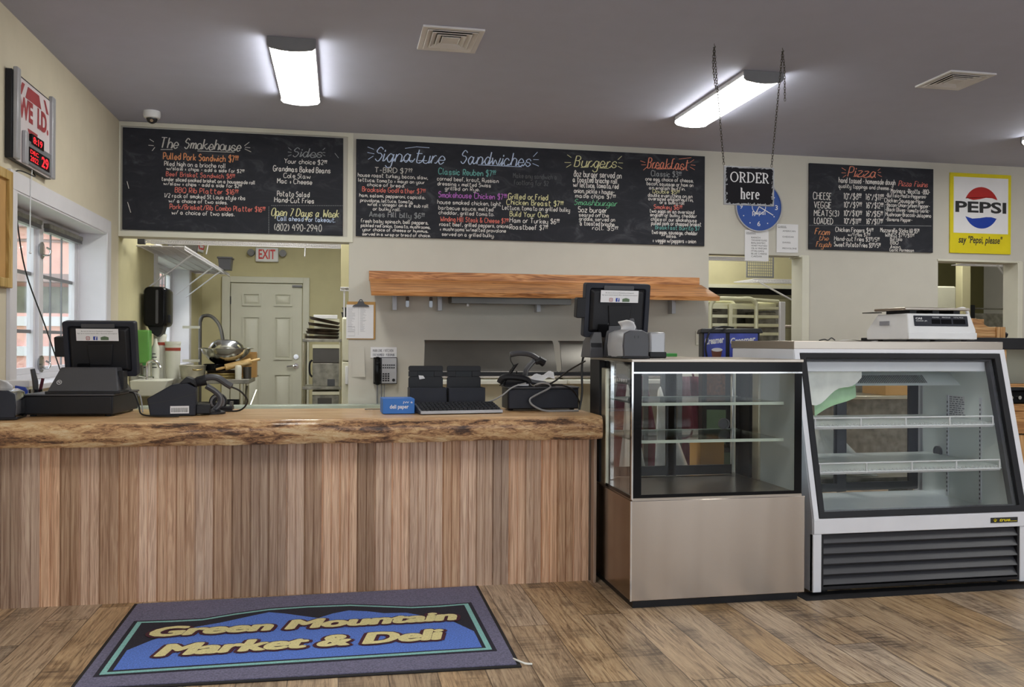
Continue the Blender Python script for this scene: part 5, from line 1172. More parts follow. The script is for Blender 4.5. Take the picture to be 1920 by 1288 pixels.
bench = thing('low_bench', 'dark low bench standing behind the two glass cases', 'bench', (2.4, 4.87, 0)); P('top', B((1.35, 4.75, .38, 3.5, 5.0, .41)), 'dirty', bench)
for xa in (1.4, 2.4, 3.42): P('leg', B((xa, 4.78, 0, xa+.04, 4.97, .38)), 'steel_dark', bench)
film('slim white bag seen through the glass cake case, nearer the counter', 1.6, 4.84, .412, .16, .52, .25, 1)
film('wider white bag seen through the middle of the glass cake case', 1.8, 4.86, .412, .26, .5, .1, 4)
film('white bag bunched at the lower corner of the deli case, by the glass cake case', 2.36, 4.84, .412, .34, .34, .85, 7)
film('white bag leaning across the rear door of the deli case', 2.82, 4.84, .412, .42, .32, .05, 9)
# scale on the deli case
t = thing('deli_scale', 'white electronic deli scale with a dark display on top of the deli case', 'scale', (3.1, 4.35, 1.232))
P('body', MB().loft([[(3.005, 4.2, 1.244), (3.42, 4.2, 1.244), (3.42, 4.58, 1.244), (3.005, 4.58, 1.244)], [(3.005, 4.198, 1.295), (3.42, 4.198, 1.295), (3.42, 4.58, 1.295), (3.005, 4.58, 1.295)], [(3.01, 4.215, 1.385), (3.395, 4.215, 1.385), (3.395, 4.48, 1.385), (3.01, 4.48, 1.385)]]), 'white', t, bevel=.006)
P('front_step', B((3.003, 4.192, 1.246, 3.422, 4.2, 1.282)), 'white', t, bevel=.003)
sv = frame((3.03, 4.197, 1.296), (1, 0, 0), Vector((0, .017, .09)).normalized())
P('display_panel', MB(sv).prism(rrect(.33, .058, .003, 3, .178, .05), 0, .003), 'navyblack', t, bevel=.001)
for xw, ww_ in ((.145, .052), (.208, .064), (.288, .075)): P('display_window', MB(sv).prism(rrect(ww_, .026, .002, 2, xw, .046), .003, .004), 'blackgloss', t)
P('display_print', MB(sv).text('CAS', .022, .057, 1, width=.04, height=.011, bold=.03, c=.0045).text('S2000 JR', .022, .044, 1, width=.07, height=.008, c=.0045).text('POUNDS', .125, .066, 1, width=.04, height=.006, c=.0045).text('PRICE/LB', .185, .066, 1, width=.05, height=.006, c=.0045).text('TOTAL PRICE', .255, .066, 1, width=.06, height=.006, c=.0045), 'paper', t)
P('side_badge', MB(frame((3.006, 4.44, 1.335), (0, -1, 0), (0, 0, 1))).prism(rrect(.085, .024, .003, 3, .03, .0), -.002, .004), 'inkgrey', t)
P('weighing_plate', B((3.0, 4.22, 1.404, 3.4, 4.5, 1.418)), 'satin', t, bevel=.003)
P('rear_plate', B((2.99, 4.5, 1.396, 3.05, 4.6, 1.401)), 'steel_dark', t)
P('plate_support', B((3.05, 4.25, 1.385, 3.09, 4.46, 1.404), (3.19, 4.25, 1.385, 3.23, 4.46, 1.404), (3.32, 4.25, 1.385, 3.36, 4.46, 1.404)), 'black', t)
for yo in (4.3, 4.45): P('plate_guard', MB().tube(smooth([(3.37, yo, 1.41), (3.42, yo, 1.42), (3.447, yo, 1.40), (3.452, yo, 1.36), (3.45, yo, 1.30), (3.42, yo, 1.29)], 5), .009, 8), 'white', t)
for xa in (3.04, 3.38):
    for ya in (4.24, 4.5): P('foot', MB().cyl((xa, ya, 1.232), (xa, ya, 1.246), .015, 10), 'rubber', t)
tag(P('twist_tie', MB().tube(smooth([(2.42, 4.1, 1.2345), (2.45, 4.1, 1.24), (2.47, 4.1, 1.236), (2.49, 4.1, 1.248), (2.51, 4.1, 1.236)], 4), .003), 'cable'), 'small dark twist of wire lying on the steel ledge of the deli case', 'wire')
tag(P('receipt_slip', MB().sheet(lambda u, v: (2.56+.2*u, 4.1+.05*v, 1.235+.004*math.sin(6*u)), 8, 2), 'paper'), 'thin white slip lying on the steel ledge next to the scale', 'paper')
# ---------------------------------------------------------------- things on the back wall
t = thing('clipboard', 'brown clipboard with a printed form hung on the wall beside the cedar shelf', 'clipboard', (.17, 7.47, 1.24))
P('board', B((.055, 7.468, 1.238, .292, 7.474, 1.556)), 'cardboard', t, bevel=.002)
P('form', B((.05, 7.464, 1.246, .276, 7.467, 1.53)), 'paper', t)
P('clip', MB(FRONT(.17, 7.464, 1.525)).prism([(-.07, -.012), (.07, -.012), (.062, .0), (.03, .012), (.022, .034), (-.022, .034), (-.03, .012), (-.062, 0)], 0, .014).ring(circ(.016, 16, 0, .036), circ(.008, 16, 0, .036), .002, .01), 'charcoal', t, bevel=.002)
mb = MB(FRONT(.05, 7.4635, 1.246))
for k in range(24):
    z = .255-k*.0085
    for xa, xb in ((.012, rnd.uniform(.04, .075)), (.115, rnd.uniform(.135, .17))): mb.ribbon([(xa, z), (xb, z)], .0016)
mb.ribbon([(.1, .03), (.1, .265)], .001); mb.ribbon([(.012, .1), (.07, .1)], .002); mb.ribbon([(.012, .055), (.07, .055)], .002); mb.ribbon([(.012, .02), (.07, .02)], .002); mb.ribbon([(.07, .02), (.07, .1)], .001)
P('form_print', mb, 'inkgrey', t)
tag(P('paper_sheet', MB().sheet(lambda u, v: (.1+.11*u-.012*v*u, 7.474-.02*(1-v)*u*u, .92+.255*v), 8, 6), 'wall'), 'blank pale paper hanging on the wall under the clipboard', 'paper')
t = thing('paper_note', 'handwritten white paper strip on the wall above the phone', 'note', (.363, 7.474, 1.083))
P('sheet', B((.253, 7.473, 1.083, .473, 7.476, 1.173)), 'paper', t)
P('handwriting', MB(FRONT(.253, 7.4725, 1.083)).hand('MAIN LINE / KITCHEN', .02, .05, .17, .022, .003).hand('FAX NUMBER - 478 8486', .02, .015, .18, .02, .003), 'inkgrey', t)
t = thing('wall_phone', 'grey and black keypad phone on the wall below the paper strip', 'phone', (.375, 7.46, .86))
P('body', B((.277, 7.43, .862, .475, 7.478, 1.087)), 'black', t, bevel=.004)
P('keypad_panel', B((.345, 7.424, .868, .47, 7.431, 1.082)), 'silver', t, bevel=.002)
P('handset', MB().tube(smooth([(.31, 7.42, .875), (.308, 7.4, .9), (.308, 7.395, .97), (.308, 7.4, 1.045), (.31, 7.42, 1.075)], 4), .027, 10), 'blackgloss', t)
mb = MB()
for r_ in range(2):
    for k in range(6): mb.box((.352+k*.018, 7.421, .995+r_*.022), (.364+k*.018, 7.425, 1.005+r_*.022))
for r_ in range(4):
    for k in range(3): mb.box((.352+k*.021, 7.42, .885+r_*.019), (.367+k*.021, 7.425, .897+r_*.019))
P('buttons', mb, 'black', t)
P('round_button', MB(FRONT(.445, 7.424, .895)).prism(circ(.013, 16), 0, .004), 'black', t)
P('cord', MB().tube([(.31, 7.44, .86), (.31, 7.46, .62)], .008, 6).tube([(.345, 7.45, .86), (.345, 7.46, .62)], .005, 6).tube([(.37, 7.45, .86), (.365, 7.46, .62)], .004, 6), 'grey', t)
# cedar shelf
t = thing('ticket_shelf', 'long cedar shelf tilted forward, on the wall above the dark steel lids', 'shelf', (1.72, 7.27, 1.58))
P('back_board', B((.236, 7.452, 1.735, 3.205, 7.478, 1.818)), 'cedar', t, bevel=.002)
P('sloped_board', MB().loft([[(x_, 7.452, 1.752), (x_, 7.46, 1.716), (x_, 7.062, 1.588), (x_, 7.05, 1.624)] for x_ in (.242, 3.222)]), 'cedar', t, bevel=.002)
for x in (.448, .83, 1.69, 2.93): P('bracket', B((x-.018, 7.38, 1.485, x+.018, 7.478, 1.7), (x-.018, 7.14, 1.605, x+.018, 7.2, 1.62)), 'silver', t, bevel=.002)
for x in (.56, .76): P('clear_hook', MB(FRONT(x, 7.47, 1.56)).prism(rrect(.028, .09, .01), -.006, .012), 'clear', t)
t = thing('strip_light', 'long dark steel lamp strip fixed under the cedar shelf', 'lamp', (1.41, 7.3, 1.545))
P('housing', B((.905, 7.2, 1.548, 1.93, 7.42, 1.604)), 'steel_dark', t, bevel=.006)
P('lower_lip', B((.905, 7.19, 1.54, 1.93, 7.2, 1.6)), 'steel_dark', t, bevel=.002)
P('pull_switch', MB().cyl((1.05, 7.25, 1.52), (1.05, 7.25, 1.548), .01, 10), 'white', t)
# prep tables with steel lids behind the counter
def prep(x0, x1, label):
    t = thing('prep_table', label, 'prep table', ((x0+x1)/2, 7.0, 0), 'prep tables')
    P('cabinet', B((x0, 6.72, .1, x1, 7.4, .94)), 'appliance', t, bevel=.006)
    P('black_rail', B((x0-.01, 6.7, .955, x1+.01, 6.74, .985)), 'black', t)
    P('steel_top', B((x0-.01, 6.68, .94, x1+.01, 7.4, .957)), 'steel', t, bevel=.002)
    P('cutting_board', B((x0, 6.5, .9, x1, 6.69, .93)), 'tubw', t, bevel=.004)
    pr_ = [(6.79, .985), (6.8, 1.03), (6.9, 1.2), (6.94, 1.232), (6.985, 1.235), (6.985, 1.225), (6.95, 1.222), (6.912, 1.195), (6.815, 1.025), (6.8, .985)]
    lid = P('lid', MB().loft([[(x0+.01+(0 if k else 0)+.02*(z_-.985)/.25, y_, z_) for y_, z_ in pr_] if k == 0 else [(x1-.01-(.0)*(z_-.985), y_, z_) for y_, z_ in pr_] for k in (0, 1)]), 'steel_dark', t, sm=50)
    P('lid_edge', B((x0, 6.785, .978, x1, 6.81, .99)), 'steel', lid)
    for xa in (x0+.05, x1-.1):
        for ya in (6.78, 7.3): P('leg', B((xa, ya, 0, xa+.05, ya+.05, .1)), 'steel_dark', t)
    return t
prep(.63, 1.715, 'steel topped prep table with one long dark steel lid, under the strip lamp')
prep(1.735, 2.62, 'steel topped prep table with a shorter stained lid, behind the upper register')
# ledge seen behind the counter
tag(P('pass_through_ledge', B((-1.74, 7.3, .63, .42, 7.47, .695)), 'glassedge', bevel=.003), 'pale greenish ledge below the kitchen pass-through', 'ledge')
# ---------------------------------------------------------------- kitchen beyond
t = thing('exit_sign', 'white EXIT sign with red letters and two lamp heads above the kitchen door', 'sign', (-.94, 11.77, 2.25))
P('housing', B((-1.085, 11.74, 2.255, -.795, 11.8, 2.44)), 'white', t, bevel=.012)
P('lettering', MB(FRONT(-.94, 11.739, 2.29)).text('EXIT', 0, 0, 1, width=.21, height=.125, bold=.02, c=.0005, align='CENTER'), 'exitred', t)
for x in (-1.14, -.74): P('lamp_head', MB(FRONT(x, 11.74, 2.37)).prism(circ(.045, 20), -.05, .02).prism(circ(.036, 20), .02, .026), 'grey', t)
# wire shelf just behind the header
def wire_shelf(name, label, x0, x1, y0, y1, z, along='x', lip='y0', mat='trimw', n=60, cross=5):
    t = thing(name, label, 'wire shelf', ((x0+x1)/2, (y0+y1)/2, z-.03))
    d = MB()
    if along == 'x':
        for k in range(n): x = x0+(x1-x0)*k/(n-1); d.tube([(x, y1, z), (x, y0, z), (x, y0, z-.03)], .0022, 4)
        for k in range(cross): y = y0+(y1-y0)*k/(cross-1); d.tube([(x0, y, z-.003), (x1, y, z-.003)], .004, 5)
        fr_ = MB().tube([(x0, y0, z-.03), (x1, y0, z-.03)], .0045, 6).tube([(x0, y0, z+.002), (x1, y0, z+.002)], .0045, 6)
    else:
        for k in range(n): y = y0+(y1-y0)*k/(n-1); d.tube([(x0, y, z), (x1, y, z), (x1, y, z-.03)], .0022, 4)
        for k in range(cross): x = x0+(x1-x0)*k/(cross-1); d.tube([(x, y0, z-.003), (x, y1, z-.003)], .004, 5)
        fr_ = MB().tube([(x1, y0, z-.03), (x1, y1, z-.03)], .0045, 6).tube([(x1, y0, z+.002), (x1, y1, z+.002)], .0045, 6)
    P('wire_deck', d, mat, t); P('front_lip', fr_, mat, t); return t
t = wire_shelf('wire_shelf', 'white wire shelf running straight behind the header over the kitchen pass-through', -1.62, .0, 7.72, 8.05, 2.065, n=85)
P('end_cap', B((-1.655, 7.7, 2.02, -1.6, 7.75, 2.075)), 'charcoal', t)
P('bracket', MB().tube([(-1.1, 7.74, 2.04), (-1.1, 7.63, 1.94)], .005, 6).tube([(-.3, 7.74, 2.04), (-.3, 7.63, 1.94)], .005, 6), 'trimw', t)
t = wire_shelf('wire_shelf', 'white wire shelf on the window wall of the kitchen, holding the dark bin', -1.745, -1.35, 8.1, 11.3, 2.05, 'y', n=70)
for y in (8.6, 9.95, 10.55): P('bracket', MB().tube([(-1.36, y, 2.03), (-1.742, y, 1.72)], .008, 6), 'trimw', t)
P('liner_sheet', B((-1.74, 8.15, 2.052, -1.37, 11.2, 2.056)), 'wpale', t)
t = thing('plastic_bin', 'dark grey plastic bin at the end of the kitchen wire shelf', 'bin', (-1.4, 10.75, 2.056))
P('tub', MB().loft([[(x_*q+-1.33, y_*q+10.75, z_) for x_, y_ in ((-.075, -.1), (.075, -.1), (.075, .1), (-.075, .1))] for q, z_ in ((.85, 2.056), (1.0, 2.2), (.95, 2.2), (.8, 2.066))]), 'charcoal', t, bevel=.004)
P('rim', MB().box((-1.415, 10.64, 2.185), (-1.245, 10.86, 2.205)), 'charcoal', t, bevel=.003)
t = thing('storage_tote', 'clear plastic tote on the kitchen wire shelf above the window', 'tote', (-1.55, 9.4, 2.056))
P('tub', MB().loft([[(x_*q-1.55, y_*q+9.4, z_) for x_, y_ in ((-.15, -.2), (.15, -.2), (.15, .2), (-.15, .2))] for q, z_ in ((.85, 2.056), (1, 2.22), (.97, 2.22), (.82, 2.064))]), 'clear', t, bevel=.004)
P('lid', B((-1.71, 9.19, 2.22, -1.39, 9.61, 2.235)), 'tubw', t, bevel=.004)
# paper towel dispenser and soap
t = thing('towel_dispenser', 'black paper towel dispenser on the window wall of the kitchen', 'dispenser', (-1.6, 8.28, 1.27))
m = rot_at(-1.62, 8.25, 1.35, .0)
P('cover', MB(XZ(m)).loft([[(a*s_+(0), b*(.98 if s_ < 1 else 1)+.17, c_) for a, b in rrect(.2, .36, .05)] for s_, c_ in ((1, -.28), (1, .0), (.85, .03))]), 'blackgloss', t, bevel=.01)
P('outlet', MB(XZ(m)).prism([(-.07, -.0), (.07, 0), (.05, -.07), (.02, -.1), (-.04, -.06)], -.18, -.01), 'black', t, bevel=.006)
P('side_lever', B((-1.525, 8.3, 1.38, -1.5, 8.36, 1.45)), 'black', t, bevel=.005)
P('shine_strip', MB(XZ(m)).prism(rrect(.022, .3, .008, 3, .02, .17), .028, .034), 'charcoal', t)
t = thing('soap_dispenser', 'bright green soap dispenser on the kitchen wall below the towel dispenser', 'dispenser', (-1.7, 8.15, 1.0))
P('tank', B((-1.749, 8.1, 1.02, -1.64, 8.22, 1.31)), 'soapgreen', t, bevel=.012)
P('nozzle', B((-1.70, 8.12, 1.0, -1.66, 8.18, 1.03)), 'green', t, bevel=.004)
# hand sink
t = thing('hand_sink', 'small white hand sink with a chrome gooseneck tap on the kitchen wall', 'sink', (-1.62, 8.05, .72))
P('basin', MB().loft([[(-1.748, 7.9, .74), (-1.5, 7.94, .74), (-1.5, 8.2, .74), (-1.748, 8.24, .74)], [(-1.748, 7.85, .88), (-1.44, 7.88, .88), (-1.44, 8.24, .88), (-1.748, 8.28, .88)]]), 'tubw', t, bevel=.012)
P('splash_back', B((-1.748, 7.85, .88, -1.73, 8.28, 1.0)), 'dirty', t, bevel=.004)
P('tap', MB().tube(smooth([(-1.64, 8.02, .88), (-1.64, 8.02, .99), (-1.63, 8.02, 1.03), (-1.59, 8.02, 1.045), (-1.55, 8.02, 1.02), (-1.535, 8.02, .985)], 5), .011, 10), 'chrome', t)
P('tap_handle', MB().tube([(-1.64, 8.02, .9), (-1.7, 7.98, .915)], .009, 8).tube([(-1.64, 8.02, .9), (-1.58, 7.98, .9)], .009, 8), 'chrome', t)
P('drain_pipe', MB().tube([(-1.6, 8.05, .74), (-1.6, 8.05, .45), (-1.74, 8.05, .4)], .02, 8), 'alu', t)
# prep table in the kitchen and what stands on it
t = thing('steel_table', 'steel kitchen work table carrying the big mixing bowls', 'table', (-1.08, 8.45, 0))
P('top', B((-1.46, 8.15, .835, -.8, 8.72, .875)), 'dirty', t, bevel=.004)
for x in (-1.43, -.87):
    for y in (8.19, 8.66): P('leg', MB().cyl((x, y, 0), (x, y, .835), .02, 10), 'alu', t)
P('brace', MB().tube([(-.87, 8.19, .8), (-.87, 8.4, .5)], .014, 8).tube([(-.87, 8.66, .8), (-.87, 8.45, .5)], .014, 8).tube([(-.87, 8.3, .45), (-.78, 8.6, .75)], .012, 8), 'alu', t)
P('undershelf', B((-1.43, 8.19, .5, -.87, 8.68, .53)), 'dirty', t)
ZT = .875
def vessel(name, label, cat, c, prof_, mat, rim=None, n=32, grp=None):
    t = thing(name, label, cat, c, grp)
    P('body', MB(Matrix.Translation(c)).lathe(prof_, n=n, caps=False), mat, t, sm=45)
    if rim: P('rim', MB().tube([(c[0]+rim[0]*math.cos(a), c[1]+rim[0]*math.sin(a), c[2]+rim[1]) for a in [2*PI*k/n for k in range(n)]], rim[2], 6, True), mat, t)
    return t
# stack: flat pans, dark pan, bowl
zz = ZT
for k, (r_, h_, mt, lb) in enumerate(((.16, .024, 'pangold', 'lowest old gold pan in the stack under the mixing bowl'), (.155, .022, 'pangold', 'second old gold pan in the stack under the mixing bowl'), (.15, .022, 'panbrown', 'browned flat pan on top of the gold pans'))):
    vessel('pizza_pan', lb, 'pan', (-1.05, 8.38, zz), [(.001, 0), (r_*.93, 0), (r_, h_), (r_-.006, h_), (r_*.9, .006), (.001, .006)], mt, (r_, h_, .004), grp='stacked pans on the steel table'); zz += h_+.002
vessel('cake_pan', 'black round cake pan between the flat pans and the mixing bowl', 'pan', (-1.12, 8.36, zz), [(.001, 0), (.09, 0), (.1, .055), (.095, .055), (.086, .005), (.001, .005)], 'blackgloss', (.1, .055, .005)); zz += .057
vessel('mixing_bowl', 'large steel mixing bowl sitting upright on the pan stack', 'bowl', (-1.03, 8.4, zz-.002), [(.001, 0), (.09, 0), (.16, .045), (.205, .1), (.222, .142), (.24, .146), (.218, .139), (.2, .1), (.155, .05), (.088, .006), (.001, .006)], 'bowl', (.24, .146, .004), 40)
t = thing('mixing_bowl', 'second steel bowl lying upside down inside the large mixing bowl', 'bowl', (-1.03, 8.42, zz+.08))
P('body', MB(Matrix.Translation((-1.03, 8.42, zz+.085)) @ Matrix.Rotation(.05, 4, 'Y')).lathe([(.17, 0), (.165, .05), (.14, .1), (.09, .135), (.001, .142)], n=36, caps=False), 'bowl', t, sm=60)
vessel('stock_pot', 'dull aluminium straight pot on the kitchen table next to the white tubs', 'pot', (-1.3, 8.26, ZT), [(.001, 0), (.1, 0), (.115, .12), (.111, .12), (.096, .006), (.001, .006)], 'alupot', (.115, .12, .004))
P('side_handle', MB().tube(smooth([(-1.28, 8.147, ZT+.09), (-1.265, 8.12, ZT+.085), (-1.22, 8.13, ZT+.085), (-1.205, 8.165, ZT+.09)], 4), .007, 6), 'pangold', [o for o in COL.objects if o.get('label', '').startswith('dull aluminium')][0])
t = thing('rolling_pin', 'pale wooden rolling pin resting on the pans beside the mixing bowl', 'rolling pin', (-.92, 8.3, ZT+.1))
a_, b_ = Vector((-1.02, 8.24, ZT+.105)), Vector((-.8, 8.3, ZT+.16)); dv = (b_-a_).normalized()
P('roller', MB().tube([a_, b_], .029, 16), 'roller', t, bevel=.003)
for s_, p_ in ((-1, a_), (1, b_)): P('handle', MB().tube([p_, p_+dv*s_*.03, p_+dv*s_*.08], [.009, .013, .011], 10), 'roller', t)
t = thing('carton', 'open brown cardboard box standing on the back corner of the kitchen table', 'box', (-.86, 8.6, ZT))
P('walls', B((-.92, 8.58, ZT, -.915, 8.7, ZT+.23), (-.785, 8.58, ZT, -.78, 8.7, ZT+.23), (-.915, 8.58, ZT, -.785, 8.585, ZT+.22), (-.915, 8.695, ZT, -.785, 8.7, ZT+.24)), 'cardboard', t); P('bottom', B((-.915, 8.585, ZT, -.785, 8.695, ZT+.004)), 'cardboard', t)
vessel('spice_shaker', 'small white speckled shaker at the front edge of the kitchen table', 'shaker', (-.9, 8.2, ZT), [(.001, 0), (.028, 0), (.03, .1), (.026, .12), (.02, .125), (.001, .126)], 'tubw', None, 20)
vessel('steel_canister', 'small grey metal canister beside the speckled shaker', 'canister', (-.83, 8.27, ZT), [(.001, 0), (.035, 0), (.037, .105), (.034, .105), (.032, .006), (.001, .006)], 'steel_dark', (.037, .105, .003), 20)
for x, y, r_, h_, lb in ((-1.487, 8.35, .066, .335, 'tall white bucket with a red band behind the aluminium pot'), (-1.61, 8.42, .054, .40, 'taller slim white tub with a red band behind the hand sink tap')):
    t = vessel('food_tub', lb, 'tub', (x, y, .876 if x > -1.46 else .876), [(.001, 0), (r_*.92, 0), (r_, h_*.93), (r_*1.05, h_*.93), (r_*1.05, h_), (.001, h_)], 'tubw', None, 28, 'white tubs')
    P('band', MB(Matrix.Translation((x, y, .876+h_*.75))).lathe([(r_*1.004, 0), (r_*1.012, .028)], n=28, caps=False), 'tubband', t)
for x, lb in ((-1.692, 'milky bottle with black marks beside the green soap dispenser'), (-1.62, 'slimmer milky bottle with black marks next to the white tubs')):
    t = vessel('cleaner_bottle', lb, 'bottle', (x, 8.27, .876), [(.001, 0), (.034, 0), (.035, .27), (.018, .32), (.014, .36), (.001, .36)], 'tubw', None, 20)
    mb = MB(FRONT(x-.02, 8.234, .98))
    for k in range(5): mb.ribbon([(0, k*.03), (rnd.uniform(.02, .04), k*.03)], .008)
    P('print', mb, 'ink', t)
tag(P('wall_shelf', B((-1.748, 8.235, .85, -1.462, 8.72, .875)), 'dirty', bevel=.003), 'narrow steel shelf carrying the white tubs along the kitchen wall', 'shelf')
t = vessel('sauce_pot', 'black pot on the lower shelf of the kitchen table', 'pot', (-1.0, 8.4, .53), [(.001, 0), (.1, 0), (.11, .14), (.105, .14), (.095, .006), (.001, .006)], 'black', (.11, .14, .005))
t = vessel('colander', 'ribbed dark colander on the lower shelf of the kitchen table', 'colander', (-1.24, 8.35, .53), [(.001, 0), (.06, 0), (.12, .06), (.135, .12), (.13, .12), (.115, .06), (.055, .006), (.001, .006)], 'dirty', (.135, .12, .006))
# pre-rinse tap
t = thing('rinse_tap', 'tall steel pre-rinse tap with an arched hose against the kitchen wall', 'tap', (-1.45, 10.4, .4))
P('riser', MB().cyl((-1.56, 10.4, 0), (-1.56, 10.4, 1.45), .018, 10), 'steel_dark', t)
P('hose', MB().tube(smooth([(-1.56, 10.4, 1.44), (-1.53, 10.4, 1.5), (-1.44, 10.4, 1.5), (-1.35, 10.38, 1.4), (-1.31, 10.36, 1.25), (-1.30, 10.36, 1.1)], 5), .02, 10), 'steel_dark', t)
P('wall_bracket', B((-1.748, 10.38, 1.36, -1.56, 10.42, 1.39), (-1.748, 10.38, .98, -1.56, 10.42, 1.01)), 'alu', t)
# rack with pans and ovens beside the kitchen door
t = thing('storage_rack', 'steel storage rack with three shelves beside the kitchen door', 'rack', (-.17, 9.25, 0))
for x in (-.355, .0):
    for y in (9.0, 9.45): P('post', MB().cyl((x, y, 0), (x, y, 1.3 if x < -.1 else 1.32), .012, 8), 'alu', t)
for z in (.5, .765, 1.245): P('shelf', B((-.37, 8.98, z-.03, .015, 9.47, z)), 'dirty', t, bevel=.003)
zz = 1.245
for k in range(5):
    r_ = .175-.004*k; c = (-.185+.006*k, 9.2, zz+.001); tl = (.02, .1, .06, .2, .34)[k]
    t = thing('pizza_pan', ['lowest', 'second', 'third', 'fourth', 'topmost, most tilted'][k]+' dark pizza pan in the stack beside the kitchen door', 'pan', c, 'pizza pans on the rack')
    P('dish', MB(Matrix.Translation((c[0], c[1], c[2]+.03*tl*6*.6)) @ Matrix.Rotation(tl*.6, 4, 'Y')).lathe([(.001, 0), (r_*.92, 0), (r_, .028), (r_-.006, .028), (r_*.9, .006), (.001, .006)], n=30, caps=False), 'panbrown', t)
    zz += .034
t = thing('carton', 'flat pale carton behind the pizza pans on the storage rack', 'box', (-.14, 9.38, 1.245)); P('box', B((-.27, 9.4, 1.246, -.01, 9.46, 1.46)), 'appliance', t, bevel=.003); P('lid', B((-.275, 9.395, 1.46, -.03, 9.465, 1.5)), 'paper', t, bevel=.003)
t = thing('food_warmer', 'square grey two part steel warmer on the middle shelf of the storage rack', 'warmer', (-.14, 9.2, .765))
P('lower_body', B((-.272, 9.0, .766, -.005, 9.38, 1.0)), 'dirty', t, bevel=.005); P('upper_body', B((-.27, 9.0, 1.003, -.007, 9.38, 1.15)), 'steel_dark', t, bevel=.005); P('label_plate', B((-.125, 8.997, .77, -.05, 9.0, .84)), 'charcoal', t); P('handle', MB().tube(smooth([(-.275, 9.05, .86), (-.3, 9.05, .9), (-.3, 9.05, 1.0), (-.275, 9.05, 1.03)], 4), .01, 8), 'black', t); P('top_lip', B((-.275, 8.99, 1.15, 0, 9.38, 1.19)), 'appliance', t, bevel=.003)
t = thing('food_warmer', 'shallow grey steel warmer on the lowest visible shelf of the storage rack', 'warmer', (-.14, 9.2, .5)); P('body', B((-.272, 9.0, .501, -.005, 9.38, .68)), 'dirty', t, bevel=.005); P('front_panel', B((-.22, 8.996, .56, -.08, 9.0, .65)), 'steel_dark', t); P('top_lip', B((-.275, 8.99, .68, 0, 9.38, .715)), 'appliance', t, bevel=.003)
t = thing('freezer', 'cream upright freezer edge between the storage rack and the wall', 'freezer', (.2, 9.0, 0)); P('cabinet', B((.02, 8.75, .05, .75, 9.4, 1.46)), 'appliance', t, bevel=.01); P('door', B((.02, 8.7, .08, .75, 8.745, 1.02)), 'appliance', t, bevel=.01); P('door', B((.02, 8.7, 1.03, .75, 8.745, 1.45)), 'appliance', t, bevel=.01); P('door_handle', B((.05, 8.67, .8, .08, 8.7, .98)), 'white', t, bevel=.006); P('foot_rail', B((.05, 8.78, 0, .72, 9.35, .05)), 'black', t)
vessel('roasting_pan', 'black pan on top of the cream freezer', 'pan', (.14, 8.95, 1.46), [(.001, 0), (.12, 0), (.13, .05), (.125, .05), (.115, .006), (.001, .006)], 'black', (.13, .05, .005)); vessel('roasting_pan', 'second black pan stacked on the one above the cream freezer', 'pan', (.145, 8.95, 1.512), [(.001, 0), (.115, 0), (.125, .045), (.12, .045), (.11, .006), (.001, .006)], 'black', (.125, .045, .005))
tag(P('cardboard_carton', B((.005, 8.75, 1.75, .4, 9.1, 2.3)), 'kitchen', bevel=.004), 'yellow cream carton high up above the black pans near the kitchen pass-through', 'box')
wire_shelf('wire_shelf', 'short wire shelf holding the yellow cream carton above the freezer', -.0, .5, 8.7, 9.2, 1.748, n=24)
for a in (.03, .48):
    for b in (8.78, 9.17): P('post', B((a, b, 1.461, a+.015, b+.015, 1.748)), 'trimw', [o for o in COL.objects if o.get('label', '').startswith('short wire shelf')][0])
# ---------------------------------------------------------------- behind the glass cases
t = thing('dispenser_stand', 'dark cabinet under the creamer machine behind the glass cake case', 'cabinet', (2.30, 5.3, 0)); cs = t; P('body', B((2.25, 5.3, .05, 2.72, 5.85, .52)), 'greenwash', t, bevel=.005); P('top', B((2.23, 5.27, .52, 2.74, 5.87, .55)), 'black', t, bevel=.004); P('plinth', B((2.28, 5.34, 0, 2.69, 5.8, .05)), 'black', t)
t = thing('creamer_machine', 'black drinks machine with two blue panels reading Creamer, behind the glass cake case', 'drinks machine', (2.30, 5.3, .55)); cm = t
P('body', B((2.3, 5.3, .56, 2.66, 5.8, 1.3)), 'black', t, bevel=.012)
P('top_cap', MB().loft([[(2.285, 5.28, 1.285), (2.68, 5.28, 1.285), (2.68, 5.82, 1.285), (2.285, 5.82, 1.285)], [(2.295, 5.3, 1.315), (2.67, 5.3, 1.315), (2.67, 5.8, 1.315), (2.295, 5.8, 1.315)]]), 'black', t, bevel=.006)
for x0, wd in ((2.312, .135), (2.472, .175)):
    p_ = P('front_panel', B((x0, 5.292, 1.08, x0+wd, 5.3, 1.283)), 'creamblue', t)
    P('panel_lettering', MB(FRONT(x0+.008, 5.2915, 1.198) @ Matrix.Rotation(.12, 4, 'Z')).text('Creamer', 0, .01, 1, width=wd*.9, height=.045, bold=.03, shear=.25, c=.001), 'paper', p_)
    P('cup_picture', MB(FRONT(x0+wd*.6, 5.2915, 1.1)).prism([(-.025, 0), (.02, 0), (.032, .075), (-.037, .075)], 0, .001), 'cupbrown', p_); P('cup_foam', MB(FRONT(x0+wd*.6, 5.2915, 1.177)).prism([(.035*math.cos(a), .012*math.sin(a)) for a in [2*PI*k/16 for k in range(16)]], .0005, .0015), 'paper', p_)
P('bean_window', B((2.33, 5.285, .885, 2.445, 5.3, 1.025)), 'beans', t, 'window of coffee beans'); P('green_panel', B((2.33, 5.288, .57, 2.45, 5.3, .79)), 'greenwash', t); P('drip_tray', B((2.47, 5.2, .56, 2.65, 5.3, .6)), 'steel_dark', t, bevel=.003)
